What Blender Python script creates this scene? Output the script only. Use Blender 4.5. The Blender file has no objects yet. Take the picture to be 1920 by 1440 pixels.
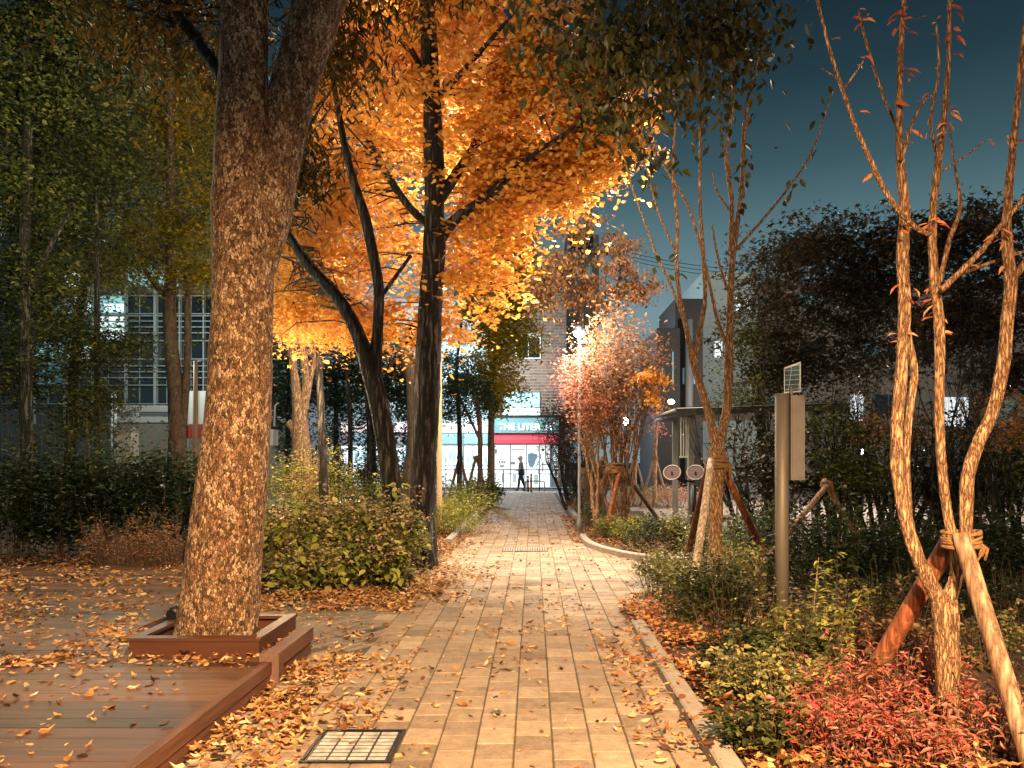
import bpy, math, random
import numpy as np
from mathutils import Vector, noise

# ------------------------------------------------------------------ camera, world, light
scene = bpy.context.scene
F = 1450.0; CX = 1000.0; HY = 860.0; EYE = 1.5          # photograph pixels
cd = bpy.data.cameras.new('camera'); cam = bpy.data.objects.new('camera', cd)
scene.collection.objects.link(cam); scene.camera = cam
cam.location = (0, 0, EYE); cam.rotation_euler = (math.pi/2, 0, 0)
cd.sensor_width = 36; cd.lens = F/1920*36
cd.shift_x = -(CX-960)/1920; cd.shift_y = (HY-720)/1920
cd.clip_start = 0.05; cd.clip_end = 600
scene.view_settings.view_transform = 'Standard'; scene.view_settings.look = 'None'
scene.view_settings.exposure = 0; scene.view_settings.gamma = 1
scene.cycles.use_denoising = True
scene.cycles.max_bounces = 6; scene.cycles.transparent_max_bounces = 4
scene.cycles.sample_clamp_indirect = 4.0

def lin(h):
    h = h.lstrip('#'); r = []
    for i in (0, 2, 4):
        c = int(h[i:i+2], 16)/255
        r.append(c/12.92 if c <= .04045 else ((c+.055)/1.055)**2.4)
    return (r[0], r[1], r[2], 1)

world = bpy.data.worlds.new('World'); scene.world = world; world.use_nodes = True
wt = world.node_tree; wt.nodes.clear()
wo = wt.nodes.new('ShaderNodeOutputWorld'); wb = wt.nodes.new('ShaderNodeBackground')
tc = wt.nodes.new('ShaderNodeTexCoord'); sp = wt.nodes.new('ShaderNodeSeparateXYZ')
rp = wt.nodes.new('ShaderNodeValToRGB')                  # city glow low down, dark teal night above
wt.links.new(tc.outputs['Generated'], sp.inputs[0]); wt.links.new(sp.outputs['Z'], rp.inputs[0])
wt.links.new(rp.outputs[0], wb.inputs[0]); wt.links.new(wb.outputs[0], wo.inputs[0])
e = rp.color_ramp.elements
e[0].position = 0.0; e[0].color = lin('#7d9aa0'); e[1].position = 1.0; e[1].color = lin('#0a1a26')
for p_, c_ in ((.18, '#78949b'), (.27, '#5a7880'), (.34, '#3c5861'), (.42, '#253d47'), (.53, '#14242d')):
    q = e.new(p_); q.color = lin(c_)
wb.inputs[1].default_value = 1.0

def lamp(kind, name, loc, energy, col, size=.12, target=None, angle=150, blend=.5):
    l = bpy.data.lights.new(name, kind); l.energy = energy; l.color = lin(col)[:3]
    l.shadow_soft_size = size
    o = bpy.data.objects.new(name, l); scene.collection.objects.link(o); o.location = loc
    if kind == 'SPOT':
        l.spot_size = math.radians(angle); l.spot_blend = blend
        o.rotation_euler = (Vector(target)-Vector(loc)).to_track_quat('-Z', 'Y').to_euler()
    return o
lamp('SPOT', 'warm_park_lamp', (1.0, -1.3, 4.3), 8800, '#ffd09a', .08, (-.4, 1.9, 0), 102, .75)
lamp('SPOT', 'near_tree_fill', (.5, -2.2, 3.0), 1500, '#ffc48c', .06, (2.9, 4.2, 2.5), 62, .6)  # added fill spot, keeps the near tree lit up to its top
lamp('SPOT', 'crown_front_fill', (0.3, 4.2, 1.9), 1500, '#ffdcae', .1, (0.0, 10.8, 5.4), 52, .8)  # added spot without a fixture, brightens the orange crown from the front
lamp('POINT', 'right_bed_fill', (6.5, 7.5, 5.5), 220, '#ffe0b8', .15)  # extra light added to lift the dim planting on the right
lamp('POINT', 'left_building_fill', (-12.5, 25.5, 6.0), 900, '#dcebe6', .2)  # added light that brightens the front of the left building
lamp('POINT', 'warm_crown_lamp', (-3.4, 13.6, 4.9), 170, '#ffe6c0', .2)
lamp('POINT', 'high_crown_fill', (-1.4, 13.2, 6.8), 1000, '#ffe6c0', .25)  # added fill, spreads the crown light upwards
lamp('POINT', 'top_crown_fill', (-2.6, 11.0, 8.6), 900, '#ffe6c0', .25)  # added fill for the dull upper part of the crown
lamp('POINT', 'low_crown_fill', (-1.5, 13.0, 4.0), 260, '#ffe6c0', .2)  # added fill under the crown, no lamp stands here
lamp('POINT', 'right_crown_fill', (0.7, 13.0, 5.8), 800, '#ffe6c0', .2)  # added fill behind the right half of the crown
lamp('POINT', 'warm_bed_lamp', (-3.7, 11.5, 2.5), 300, '#ffd8a8', .14)
lamp('SPOT', 'white_path_lamp', (1.9, 12.2, 7.6), 6400, '#fff0d6', .08, (0.2, 10.6, 0), 66, 1.0)
lamp('POINT', 'white_island_lamp', (.80, 15.0, 3.9), 420, '#fff2e4', .10)
lamp('POINT', 'plaza_lamp', (8.5, 22, 5.0), 2600, '#ffe9dc', .2)
lamp('POINT', 'left_canopy_fill', (-8.0, 11.0, 6.2), 620, '#e6e2b0', .2)  # unseen light added so the left canopy shows
lamp('POINT', 'left_hedge_fill', (-5.2, 9.4, 4.6), 300, '#e8e4b8', .2)  # added fill that brings out the greens of the left hedge
lamp('POINT', 'street_lamp_glow', (-3.0, 37, 6.0), 3500, '#e8f6ff', .3)

# ------------------------------------------------------------------ helpers
rnd = random.Random(7)
RNG = np.random.default_rng(11)
COL = scene.collection

def P(px, py, Y): return Vector(((px-CX)*Y/F, Y, EYE-(py-HY)*Y/F))
def GY(py): return F*EYE/(py-HY)
def G(px, py, z=0.0):
    Y = F*(EYE-z)/(py-HY); return Vector(((px-CX)*Y/F, Y, z))

def link(o, parent=None):
    COL.objects.link(o)
    if parent is not None: o.parent = parent
    return o
def thing(name, label, cat, loc=(0, 0, 0), group=None, rz=0):
    o = bpy.data.objects.new(name, None); COL.objects.link(o); o.location = loc
    o.rotation_euler = (0, 0, rz); o.empty_display_size = .2
    o['label'] = label; o['category'] = cat
    if group: o['group'] = group
    return o
def tag(o, label=None, cat=None, group=None, kind=None):
    if label: o['label'] = label
    if cat: o['category'] = cat
    if group: o['group'] = group
    if kind: o['kind'] = kind
    return o
def put(o, parent):
    """parent with world geometry kept (parents only ever have a plain location)"""
    if parent is not None:
        o.parent = parent
        o.matrix_parent_inverse = Vector_inv(parent)
    return o
def Vector_inv(p):
    from mathutils import Matrix, Euler
    return (Matrix.Translation(p.location) @ p.rotation_euler.to_matrix().to_4x4()).inverted()

class MB:
    def __init__(s): s.v = []; s.f = []; s.sm = []
    def add(s, vs, fs, smooth=False):
        n = len(s.v); s.v.extend([tuple(v) for v in vs]); s.f.extend([tuple(n+i for i in f) for f in fs])
        s.sm.extend([smooth]*len(fs))
    def box(s, a, b):
        x0, y0, z0 = a; x1, y1, z1 = b
        s.add([(x0,y0,z0),(x1,y0,z0),(x1,y1,z0),(x0,y1,z0),(x0,y0,z1),(x1,y0,z1),(x1,y1,z1),(x0,y1,z1)],
              [(0,3,2,1),(4,5,6,7),(0,1,5,4),(1,2,6,5),(2,3,7,6),(3,0,4,7)])
    def obox(s, c, sx, sy, sz, rz=0, rx=0, bev=0):
        from mathutils import Euler
        R = Euler((rx, 0, rz)).to_matrix()
        pts = []
        for z in (-1, 1):
            for x, y in ((-1,-1),(1,-1),(1,1),(-1,1)):
                pts.append(Vector(c)+R@Vector((x*sx/2, y*sy/2, z*sz/2)))
        s.add(pts, [(0,3,2,1),(4,5,6,7),(0,1,5,4),(1,2,6,5),(2,3,7,6),(3,0,4,7)])
    def tube(s, pts, rad, n=8, cap=True, nz=0, nf=6, seed=0, smooth=True):
        pts = [Vector(p) for p in pts]
        if not hasattr(rad, '__len__'): rad = [rad]*len(pts)
        base = len(s.v); m = len(pts)
        t0 = (pts[1]-pts[0]).normalized()
        u = t0.orthogonal().normalized()
        for i, p in enumerate(pts):
            if i == 0: t = t0
            elif i == m-1: t = (pts[-1]-pts[-2]).normalized()
            else: t = (pts[i+1]-pts[i-1]).normalized()
            u = (u-t*u.dot(t))
            u = u.normalized() if u.length > 1e-6 else t.orthogonal().normalized()
            w = t.cross(u)
            for k in range(n):
                a = 2*math.pi*k/n; d = u*math.cos(a)+w*math.sin(a); r = rad[i]
                if nz:
                    q = p+d*r
                    r *= 1+nz*(noise.noise(Vector((q.x*nf+seed, q.y*nf, q.z*nf*.35)))+.6*noise.noise(Vector((q.x*nf*3.1, q.y*nf*3.1+seed, q.z*nf*1.1))))
                s.v.append(tuple(p+d*r))
        for i in range(m-1):
            for k in range(n):
                a = base+i*n+k; b = base+i*n+(k+1)%n
                s.f.append((a, b, b+n, a+n)); s.sm.append(smooth)
        if cap:
            s.f.append(tuple(base+k for k in reversed(range(n)))); s.sm.append(False)
            s.f.append(tuple(base+(m-1)*n+k for k in range(n))); s.sm.append(False)
    def build(s, name, mat, parent=None):
        me = bpy.data.meshes.new(name); me.from_pydata(s.v, [], s.f); me.update()
        me.polygons.foreach_set('use_smooth', s.sm)
        if mat: me.materials.append(mat)
        o = bpy.data.objects.new(name, me); COL.objects.link(o)
        return put(o, parent)

def mesh_np(name, V, loops, total, mat, parent=None, smooth=False, attr=None):
    me = bpy.data.meshes.new(name)
    nl = len(loops); nf = len(total)
    me.vertices.add(len(V)); me.vertices.foreach_set('co', np.asarray(V, dtype=np.float32).ravel())
    me.loops.add(nl); me.loops.foreach_set('vertex_index', np.asarray(loops, dtype=np.int32))
    st = np.concatenate([[0], np.cumsum(total)[:-1]]).astype(np.int32)
    me.polygons.add(nf); me.polygons.foreach_set('loop_start', st)
    me.update(calc_edges=True)
    me.polygons.foreach_set('use_smooth', np.full(nf, bool(smooth)))
    if attr is not None:
        a = me.attributes.new('tone', 'FLOAT', 'POINT'); a.data.foreach_set('value', np.asarray(attr, dtype=np.float32))
    if mat: me.materials.append(mat)
    o = bpy.data.objects.new(name, me); COL.objects.link(o)
    return put(o, parent)

SH = {  # x along the leaf, y across, z off the blade
 'diamond': ([(0,0,0),(.45,.30,.10),(1,0,-.05),(.45,-.30,.10)], [(0,2,1),(0,3,2)]),
 'ovate': ([(0,0,0),(.22,.22,.07),(.58,.27,.06),(1,0,-.12),(.58,-.27,.06),(.22,-.22,.07),(.4,0,0)], [(0,6,1),(6,2,1),(6,3,2),(0,5,6),(6,5,4),(6,4,3)]),
 'long': ([(0,0,0),(.3,.12,.04),(.68,.11,.02),(1,0,-.18),(.68,-.11,.02),(.3,-.12,.04),(.5,0,-.02)], [(0,6,1),(6,2,1),(6,3,2),(0,5,6),(6,5,4),(6,4,3)]),
 'fan': ([(0,0,0),(.55,.42,.04),(.85,.36,.08),(1,.10,.0),(.92,-.06,.0),(.9,-.32,.06),(.55,-.42,.04)], [(0,2,1),(0,3,2),(0,4,3),(0,5,4),(0,6,5)]),
 'star': ([(0,0,0),(.25,.12,0),(.55,.5,-.04),(.5,.12,.02),(1,0,-.1),(.5,-.12,.02),(.55,-.5,-.04),(.25,-.12,0)], [(0,3,2,1),(0,4,3),(0,5,4),(0,7,6,5)]),
 'curl': ([(0,0,.12),(.22,.15,.20),(.58,.20,.14),(1,.03,.34),(.64,-.15,.16),(.22,-.17,.24),(.3,0,0),(.66,0,.02)], [(0,6,1),(6,7,2,1),(7,3,2),(0,5,6),(6,5,4,7),(7,4,3)]),
}
def leaves(name, mat, parent, pos, size, shape='diamond', droop=.25, tilt=.6, flat=False, aim=None):
    """one mesh of many separate leaves, each turned its own way"""
    pos = np.asarray(pos, dtype=np.float64); n = len(pos)
    T, Fc = SH[shape]; T = np.array(T, dtype=np.float64); k = len(T)
    size = np.asarray(size)*np.ones(n)
    a = RNG.uniform(0, 2*np.pi, n)
    if flat:
        dz = RNG.normal(0, .12, n)
    else:
        dz = RNG.normal(-droop, .35, n)
    d = np.stack([np.cos(a), np.sin(a), dz], 1)
    if aim is not None: d = d*.6+aim
    d /= np.linalg.norm(d, axis=1, keepdims=True)
    up = np.stack([RNG.normal(0, tilt, n), RNG.normal(0, tilt, n), np.ones(n)], 1)
    if flat:
        up = np.stack([RNG.normal(0, .22, n), RNG.normal(0, .22, n), np.where(RNG.random(n) < .35, -1.0, 1.0)], 1)
    s = np.cross(up, d); s /= np.linalg.norm(s, axis=1, keepdims=True)+1e-9
    nn = np.cross(d, s)
    wv = RNG.uniform(.75, 1.2, n)
    V = (pos[:, None, :] + size[:, None, None]*(T[None, :, 0:1]*d[:, None, :] + T[None, :, 1:2]*s[:, None, :]*wv[:, None, None]
         + (T[None, :, 2:3]*RNG.uniform(.3, 1.8, n)[:, None, None])*nn[:, None, :]))
    V = V.reshape(-1, 3)
    lp = np.concatenate([np.array(f) for f in Fc]); tot = np.array([len(f) for f in Fc])
    loops = (lp[None, :]+(np.arange(n)*k)[:, None]).ravel()
    return mesh_np(name, V, loops, np.tile(tot, n), mat, parent)

# ------------------------------------------------------------------ materials
MATS = {}
def newmat(name):
    m = bpy.data.materials.new(name); m.use_nodes = True; MATS[name] = m
    nt = m.node_tree; return m, nt, nt.nodes['Principled BSDF']
def N(nt, t, **kw):
    n = nt.nodes.new(t)
    for k, v in kw.items():
        if k in n.inputs.keys(): n.inputs[k].default_value = v
        else: setattr(n, k, v)
    return n
def ramp(nt, fac, cols):
    r = N(nt, 'ShaderNodeValToRGB'); el = r.color_ramp.elements
    for i, (p, c) in enumerate(cols):
        if i < 2: el[i].position = p; el[i].color = lin(c)
        else: q = el.new(p); q.color = lin(c)
    nt.links.new(fac, r.inputs[0]); return r.outputs[0]
def leafmat(name, cols, transl=.45, rough=.5, patch=1.2, amount=.55):
    """leaf colour: per leaf plus larger patches through the crown, thin enough to let light through"""
    m, nt, b = newmat(name)
    g = N(nt, 'ShaderNodeNewGeometry'); t = N(nt, 'ShaderNodeTexCoord')
    nz = N(nt, 'ShaderNodeTexNoise', Scale=patch, Detail=2.0)
    nt.links.new(t.outputs['Object'], nz.inputs['Vector'])
    mx = N(nt, 'ShaderNodeMath', operation='MULTIPLY_ADD'); nt.links.new(nz.outputs['Fac'], mx.inputs[0])
    mx.inputs[1].default_value = 2.2; mx.inputs[2].default_value = -.6
    mix = N(nt, 'ShaderNodeMix'); mix.inputs[0].default_value = amount
    nt.links.new(mx.outputs[0], mix.inputs[2]); nt.links.new(g.outputs['Random Per Island'], mix.inputs[3])
    k = len(cols)
    c = ramp(nt, mix.outputs[0], [(.12+.76*i/(k-1), x) for i, x in enumerate(cols)])
    b.inputs['Roughness'].default_value = rough; b.inputs['Specular IOR Level'].default_value = .35
    nt.links.new(c, b.inputs['Base Color'])
    if transl:
        tr = N(nt, 'ShaderNodeBsdfTranslucent'); nt.links.new(c, tr.inputs['Color'])
        ms = N(nt, 'ShaderNodeMixShader'); ms.inputs[0].default_value = transl
        nt.links.new(b.outputs[0], ms.inputs[1]); nt.links.new(tr.outputs[0], ms.inputs[2])
        nt.links.new(ms.outputs[0], nt.nodes['Material Output'].inputs[0])
    return m
def mat(name, col, rough=.6, metal=0, emit=None, es=1, var=.25, scale=12, bump=.15, stretch=(1, 1, 1), col2=None, bs=None, spec=.5):
    m, nt, b = newmat(name)
    t = N(nt, 'ShaderNodeTexCoord'); mp = N(nt, 'ShaderNodeMapping'); mp.inputs['Scale'].default_value = stretch
    nt.links.new(t.outputs['Object'], mp.inputs[0])
    nz = N(nt, 'ShaderNodeTexNoise', Scale=scale, Detail=6.0, Roughness=.65); nt.links.new(mp.outputs[0], nz.inputs['Vector'])
    h = lin(col)
    if col2: c0, c1 = col2, col
    else:
        c0 = c1 = None
    r = N(nt, 'ShaderNodeValToRGB'); r.color_ramp.elements[0].position = .3; r.color_ramp.elements[1].position = .72
    if col2: r.color_ramp.elements[0].color = lin(col2); r.color_ramp.elements[1].color = h
    else:
        r.color_ramp.elements[0].color = tuple(x*(1-var) for x in h[:3])+(1,)
        r.color_ramp.elements[1].color = tuple(min(1, x*(1+var*.6)) for x in h[:3])+(1,)
    nt.links.new(nz.outputs['Fac'], r.inputs[0]); nt.links.new(r.outputs[0], b.inputs['Base Color'])
    b.inputs['Roughness'].default_value = rough; b.inputs['Metallic'].default_value = metal
    b.inputs['Specular IOR Level'].default_value = spec
    if bump:
        n2 = N(nt, 'ShaderNodeTexNoise', Scale=bs or scale*4, Detail=5.0); nt.links.new(mp.outputs[0], n2.inputs['Vector'])
        bp = N(nt, 'ShaderNodeBump', Strength=bump, Distance=.01); nt.links.new(n2.outputs['Fac'], bp.inputs['Height'])
        nt.links.new(bp.outputs[0], b.inputs['Normal'])
    if emit:
        b.inputs['Emission Color'].default_value = lin(emit); b.inputs['Emission Strength'].default_value = es
    return m
def barkmat(name, dark, mid, light, scale=14, zs=.3, patches=.5, bump=.8, dist=.02, psc=9):
    """furrowed bark with paler flaked patches"""
    m, nt, b = newmat(name)
    t = N(nt, 'ShaderNodeTexCoord'); mp = N(nt, 'ShaderNodeMapping'); mp.inputs['Scale'].default_value = (1, 1, zs)
    nt.links.new(t.outputs['Object'], mp.inputs[0])
    n1 = N(nt, 'ShaderNodeTexNoise', Scale=scale, Detail=8.0, Roughness=.7, Distortion=.8); nt.links.new(mp.outputs[0], n1.inputs['Vector'])
    c = ramp(nt, n1.outputs['Fac'], [(.36, dark), (.66, mid)])
    mp2 = N(nt, 'ShaderNodeMapping'); mp2.inputs['Scale'].default_value = (1, 1, min(1, zs*2)); nt.links.new(t.outputs['Object'], mp2.inputs[0])
    n2 = N(nt, 'ShaderNodeTexNoise', Scale=psc, Detail=5.0, Roughness=.6, Distortion=1.5); nt.links.new(mp2.outputs[0], n2.inputs['Vector'])
    pr = N(nt, 'ShaderNodeValToRGB'); pr.color_ramp.elements[0].position = 1-patches-.02+.05; pr.color_ramp.elements[1].position = min(1, 1-patches+.09)
    nt.links.new(n2.outputs['Fac'], pr.inputs[0])
    mx = N(nt, 'ShaderNodeMix', data_type='RGBA'); mx.inputs[7].default_value = lin(light)
    nt.links.new(pr.outputs[0], mx.inputs[0]); nt.links.new(c, mx.inputs[6]); nt.links.new(mx.outputs[2], b.inputs['Base Color'])
    b.inputs['Roughness'].default_value = .85; b.inputs['Specular IOR Level'].default_value = .25
    v = N(nt, 'ShaderNodeTexVoronoi', Scale=scale*1.3, feature='DISTANCE_TO_EDGE'); nt.links.new(mp.outputs[0], v.inputs['Vector'])
    sm = N(nt, 'ShaderNodeMath', operation='ADD'); nt.links.new(n1.outputs['Fac'], sm.inputs[0])
    vm = N(nt, 'ShaderNodeMath', operation='MULTIPLY'); nt.links.new(v.outputs['Distance'], vm.inputs[0]); vm.inputs[1].default_value = .8
    nt.links.new(vm.outputs[0], sm.inputs[1])
    bp = N(nt, 'ShaderNodeBump', Strength=bump, Distance=dist); nt.links.new(sm.outputs[0], bp.inputs['Height'])
    nt.links.new(bp.outputs[0], b.inputs['Normal'])
    return m

def flakebark(name, dark, mid, light, sc=30, patch=9, pt=.56, bump=1.0, dist=.02, zs=.55):
    """scaly bark: small plates in several tones, dark cracks, paler areas where plates have come off"""
    m, nt, b = newmat(name)
    t = N(nt, 'ShaderNodeTexCoord'); mp = N(nt, 'ShaderNodeMapping'); mp.inputs['Scale'].default_value = (1, 1, zs); nt.links.new(t.outputs['Object'], mp.inputs[0])
    wob = N(nt, 'ShaderNodeTexNoise', Scale=sc*.9, Detail=4.0); nt.links.new(mp.outputs[0], wob.inputs['Vector'])
    va = N(nt, 'ShaderNodeVectorMath', operation='MULTIPLY_ADD'); nt.links.new(wob.outputs['Color'], va.inputs[0]); va.inputs[1].default_value = (1.6/sc,)*3; nt.links.new(mp.outputs[0], va.inputs[2])
    v = N(nt, 'ShaderNodeTexVoronoi', Scale=float(sc)); nt.links.new(va.outputs[0], v.inputs['Vector'])
    ve = N(nt, 'ShaderNodeTexVoronoi', Scale=float(sc), feature='DISTANCE_TO_EDGE'); nt.links.new(va.outputs[0], ve.inputs['Vector'])
    sx = N(nt, 'ShaderNodeSeparateXYZ'); nt.links.new(v.outputs['Color'], sx.inputs[0])
    n1 = N(nt, 'ShaderNodeTexNoise', Scale=sc*2.2, Detail=8.0, Roughness=.75); nt.links.new(mp.outputs[0], n1.inputs['Vector'])
    np_ = N(nt, 'ShaderNodeTexNoise', Scale=float(patch), Detail=6.0, Roughness=.65); nt.links.new(mp.outputs[0], np_.inputs['Vector'])
    def ma(op, a, b_, c=None):
        k = N(nt, 'ShaderNodeMath', operation=op)
        for i, q in enumerate((a, b_, c)):
            if q is None: continue
            if isinstance(q, (int, float)): k.inputs[i].default_value = q
            else: nt.links.new(q, k.inputs[i])
        return k.outputs[0]
    tone = ma('MULTIPLY_ADD', sx.outputs[0], .5, ma('MULTIPLY_ADD', n1.outputs['Fac'], 1.0, -.25))
    c = ramp(nt, tone, [(.2, dark), (.75, mid)])
    pm = ma('ADD', np_.outputs['Fac'], ma('MULTIPLY_ADD', sx.outputs[1], .26, -.13))
    pr = N(nt, 'ShaderNodeMapRange'); pr.inputs[1].default_value = pt; pr.inputs[2].default_value = pt+.035; nt.links.new(pm, pr.inputs[0])
    pk = ma('MULTIPLY', pr.outputs[0], ma('MULTIPLY_ADD', n1.outputs['Fac'], 1.6, -.15))
    mx = N(nt, 'ShaderNodeMix', data_type='RGBA'); mx.inputs[7].default_value = lin(light); nt.links.new(pk, mx.inputs[0]); nt.links.new(c, mx.inputs[6])
    er = N(nt, 'ShaderNodeMapRange'); er.inputs[1].default_value = .0; er.inputs[2].default_value = .13; er.inputs[3].default_value = .9; er.inputs[4].default_value = 0; nt.links.new(ve.outputs['Distance'], er.inputs[0])
    m2 = N(nt, 'ShaderNodeMix', data_type='RGBA'); m2.inputs[7].default_value = lin(dark); nt.links.new(er.outputs[0], m2.inputs[0]); nt.links.new(mx.outputs[2], m2.inputs[6])
    nt.links.new(m2.outputs[2], b.inputs['Base Color']); b.inputs['Roughness'].default_value = .8; b.inputs['Specular IOR Level'].default_value = .3
    h = ma('ADD', ma('MINIMUM', ve.outputs['Distance'], .22), ma('MULTIPLY_ADD', n1.outputs['Fac'], .35, ma('MULTIPLY', pr.outputs[0], -.12)))
    bp = N(nt, 'ShaderNodeBump', Strength=bump, Distance=dist); nt.links.new(h, bp.inputs['Height']); nt.links.new(bp.outputs[0], b.inputs['Normal'])
    return m
def furrowbark(name, dark, mid, light, sc=30, zs=.12, bump=1.0, dist=.03):
    """long vertical ridges with dark furrows between them"""
    m, nt, b = newmat(name)
    t = N(nt, 'ShaderNodeTexCoord'); mp = N(nt, 'ShaderNodeMapping'); mp.inputs['Scale'].default_value = (1, 1, zs); nt.links.new(t.outputs['Object'], mp.inputs[0])
    n0 = N(nt, 'ShaderNodeTexNoise', Scale=float(sc), Detail=3.0, Roughness=.5); nt.links.new(mp.outputs[0], n0.inputs['Vector'])
    ab = N(nt, 'ShaderNodeMath', operation='SUBTRACT'); ab.inputs[1].default_value = .5; nt.links.new(n0.outputs['Fac'], ab.inputs[0])
    a2 = N(nt, 'ShaderNodeMath', operation='ABSOLUTE'); nt.links.new(ab.outputs[0], a2.inputs[0])
    mp2 = N(nt, 'ShaderNodeMapping'); mp2.inputs['Scale'].default_value = (1, 1, zs*3.5); nt.links.new(t.outputs['Object'], mp2.inputs[0])
    n1 = N(nt, 'ShaderNodeTexNoise', Scale=sc*2.5, Detail=9.0, Roughness=.8); nt.links.new(mp2.outputs[0], n1.inputs['Vector'])
    s_ = N(nt, 'ShaderNodeMath', operation='MULTIPLY_ADD'); nt.links.new(a2.outputs[0], s_.inputs[0]); s_.inputs[1].default_value = 3.2
    q = N(nt, 'ShaderNodeMath', operation='MULTIPLY_ADD'); nt.links.new(n1.outputs['Fac'], q.inputs[0]); q.inputs[1].default_value = .9; q.inputs[2].default_value = -.35; nt.links.new(q.outputs[0], s_.inputs[2])
    c = ramp(nt, s_.outputs[0], [(.06, dark), (.38, mid), (.72, light)]); nt.links.new(c, b.inputs['Base Color'])
    b.inputs['Roughness'].default_value = .75; b.inputs['Specular IOR Level'].default_value = .35
    bp = N(nt, 'ShaderNodeBump', Strength=bump, Distance=dist); nt.links.new(s_.outputs[0], bp.inputs['Height']); nt.links.new(bp.outputs[0], b.inputs['Normal'])
    return m

# ------------------------------------------------------------------ tree tools
def cr(pts, per=6):
    """Catmull-Rom through (Vector, radius) control points"""
    out = []
    n = len(pts)
    for i in range(n-1):
        p0 = pts[max(i-1, 0)]; p1 = pts[i]; p2 = pts[i+1]; p3 = pts[min(i+2, n-1)]
        for k in range(per):
            t = k/per
            def c(a, b, c_, d): return .5*((2*b)+(-a+c_)*t+(2*a-5*b+4*c_-d)*t*t+(-a+3*b-3*c_+d)*t**3)
            out.append((Vector([c(p0[0][j], p1[0][j], p2[0][j], p3[0][j]) for j in range(3)]), p1[1]+(p2[1]-p1[1])*t))
    out.append(pts[-1]); return out
def S(*a):
    """pixel stem: (px, py, width px) ... at depth Y -> control points"""
    *pts, Y = a
    out = []
    for q in pts:
        y = Y+(q[3] if len(q) > 3 else 0)
        out.append((P(q[0], q[1], y), max(.002, q[2]/2*y/F)))
    return out
def stem(mb, pts, n=10, per=6, nz=.06, nf=8, seed=0):
    c = cr(pts, per); mb.tube([p for p, r in c], [r for p, r in c], n, True, nz, nf, seed)
    return c
def grow(mb, r_, p, d, L, rad, lvl, tips, kids=3, spread=.6, up=.15, n=6, jit=.12, shrink=.6):
    steps = max(3, int(L/.22)) if L > .5 else 3
    pts = [(p.copy(), rad)]; d = d.normalized(); q = p.copy()
    for i in range(steps):
        d = (d+Vector((r_.gauss(0, jit), r_.gauss(0, jit), r_.gauss(0, jit)+up*.3))).normalized()
        q = q+d*(L/steps); pts.append((q.copy(), rad*(1-(i+1)/steps*.6)))
    mb.tube([a for a, b in pts], [b for a, b in pts], n if rad > .02 else (5 if rad > .006 else 3), False)
    if lvl <= 0:
        for i in range(1, len(pts)): tips.append((pts[i][0], d.copy()))
        return
    for k in range(kids):
        i = min(len(pts)-1, max(1, int((.35+.65*(k+1)/kids)*(len(pts)-1))))
        ax = Vector((r_.gauss(0, 1), r_.gauss(0, 1), r_.gauss(0, 1)))
        dd = (d+ax.normalized()*spread+Vector((0, 0, up))).normalized()
        grow(mb, r_, pts[i][0], dd, L*shrink*r_.uniform(.75, 1.15), pts[i][1]*.65, lvl-1, tips, kids, spread, up, n, jit, shrink)

def clumps(ell, ncl, per, cr_, flat=.45, shell=.3):
    """ell: list of (centre, (rx,ry,rz), weight) -> clump centres and leaf positions"""
    w = np.array([e_[2] for e_ in ell], float); w /= w.sum()
    idx = RNG.choice(len(ell), ncl, p=w)
    C = np.array([list(e_[0]) for e_ in ell])[idx]; R = np.array([e_[1] for e_ in ell])[idx]
    d = RNG.normal(size=(ncl, 3)); gs = d*.52; d /= np.linalg.norm(d, axis=1, keepdims=True)
    rr = RNG.random(ncl)**(1/3)*(1-shell)+shell*RNG.uniform(.75, 1.0, ncl)
    cc = C+np.where((RNG.random(ncl) < .55)[:, None], gs, d*rr[:, None])*R
    sc = RNG.uniform(.55, 1.35, ncl)
    g = RNG.normal(size=(ncl, per, 3))*cr_*.55*sc[:, None, None]; g[:, :, 2] *= flat
    r2 = (g[:, :, 0]**2+g[:, :, 1]**2); g[:, :, 2] -= r2/(cr_*2.2)
    return cc, (cc[:, None, :]+g).reshape(-1, 3)
def E(px, py, rpx, rpy, Y, dep, w=None):
    c = P(px, py, Y); rx = rpx*Y/F; rz = rpy*Y/F
    return (c, (rx, dep, rz), w if w else rx*rz)
def twigs(mb, sk, cc, maxn=140, r0=.012, n=4):
    """join clumps to the nearest lower point of the skeleton"""
    A = np.array([list(p) for p, r in sk]); rad = np.array([r for p, r in sk])
    for c in cc[:maxn]:
        dist = np.linalg.norm(A-c, axis=1)+np.maximum(0, A[:, 2]-c[2])*1.5
        j = int(dist.argmin()); a = Vector(A[j]); b = Vector(c)
        L = (b-a).length
        if L < .05: continue
        m1 = a.lerp(b, .35)+Vector((rnd.gauss(0, .05)*L, rnd.gauss(0, .05)*L, .08*L)); m2 = a.lerp(b, .7)+Vector((rnd.gauss(0, .05)*L, rnd.gauss(0, .05)*L, .10*L))
        ra = min(rad[j]*.6, r0*(.6+L*.5))
        mb.tube([a, m1, m2, b], [ra, ra*.75, ra*.5, ra*.2], n, False)
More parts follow.
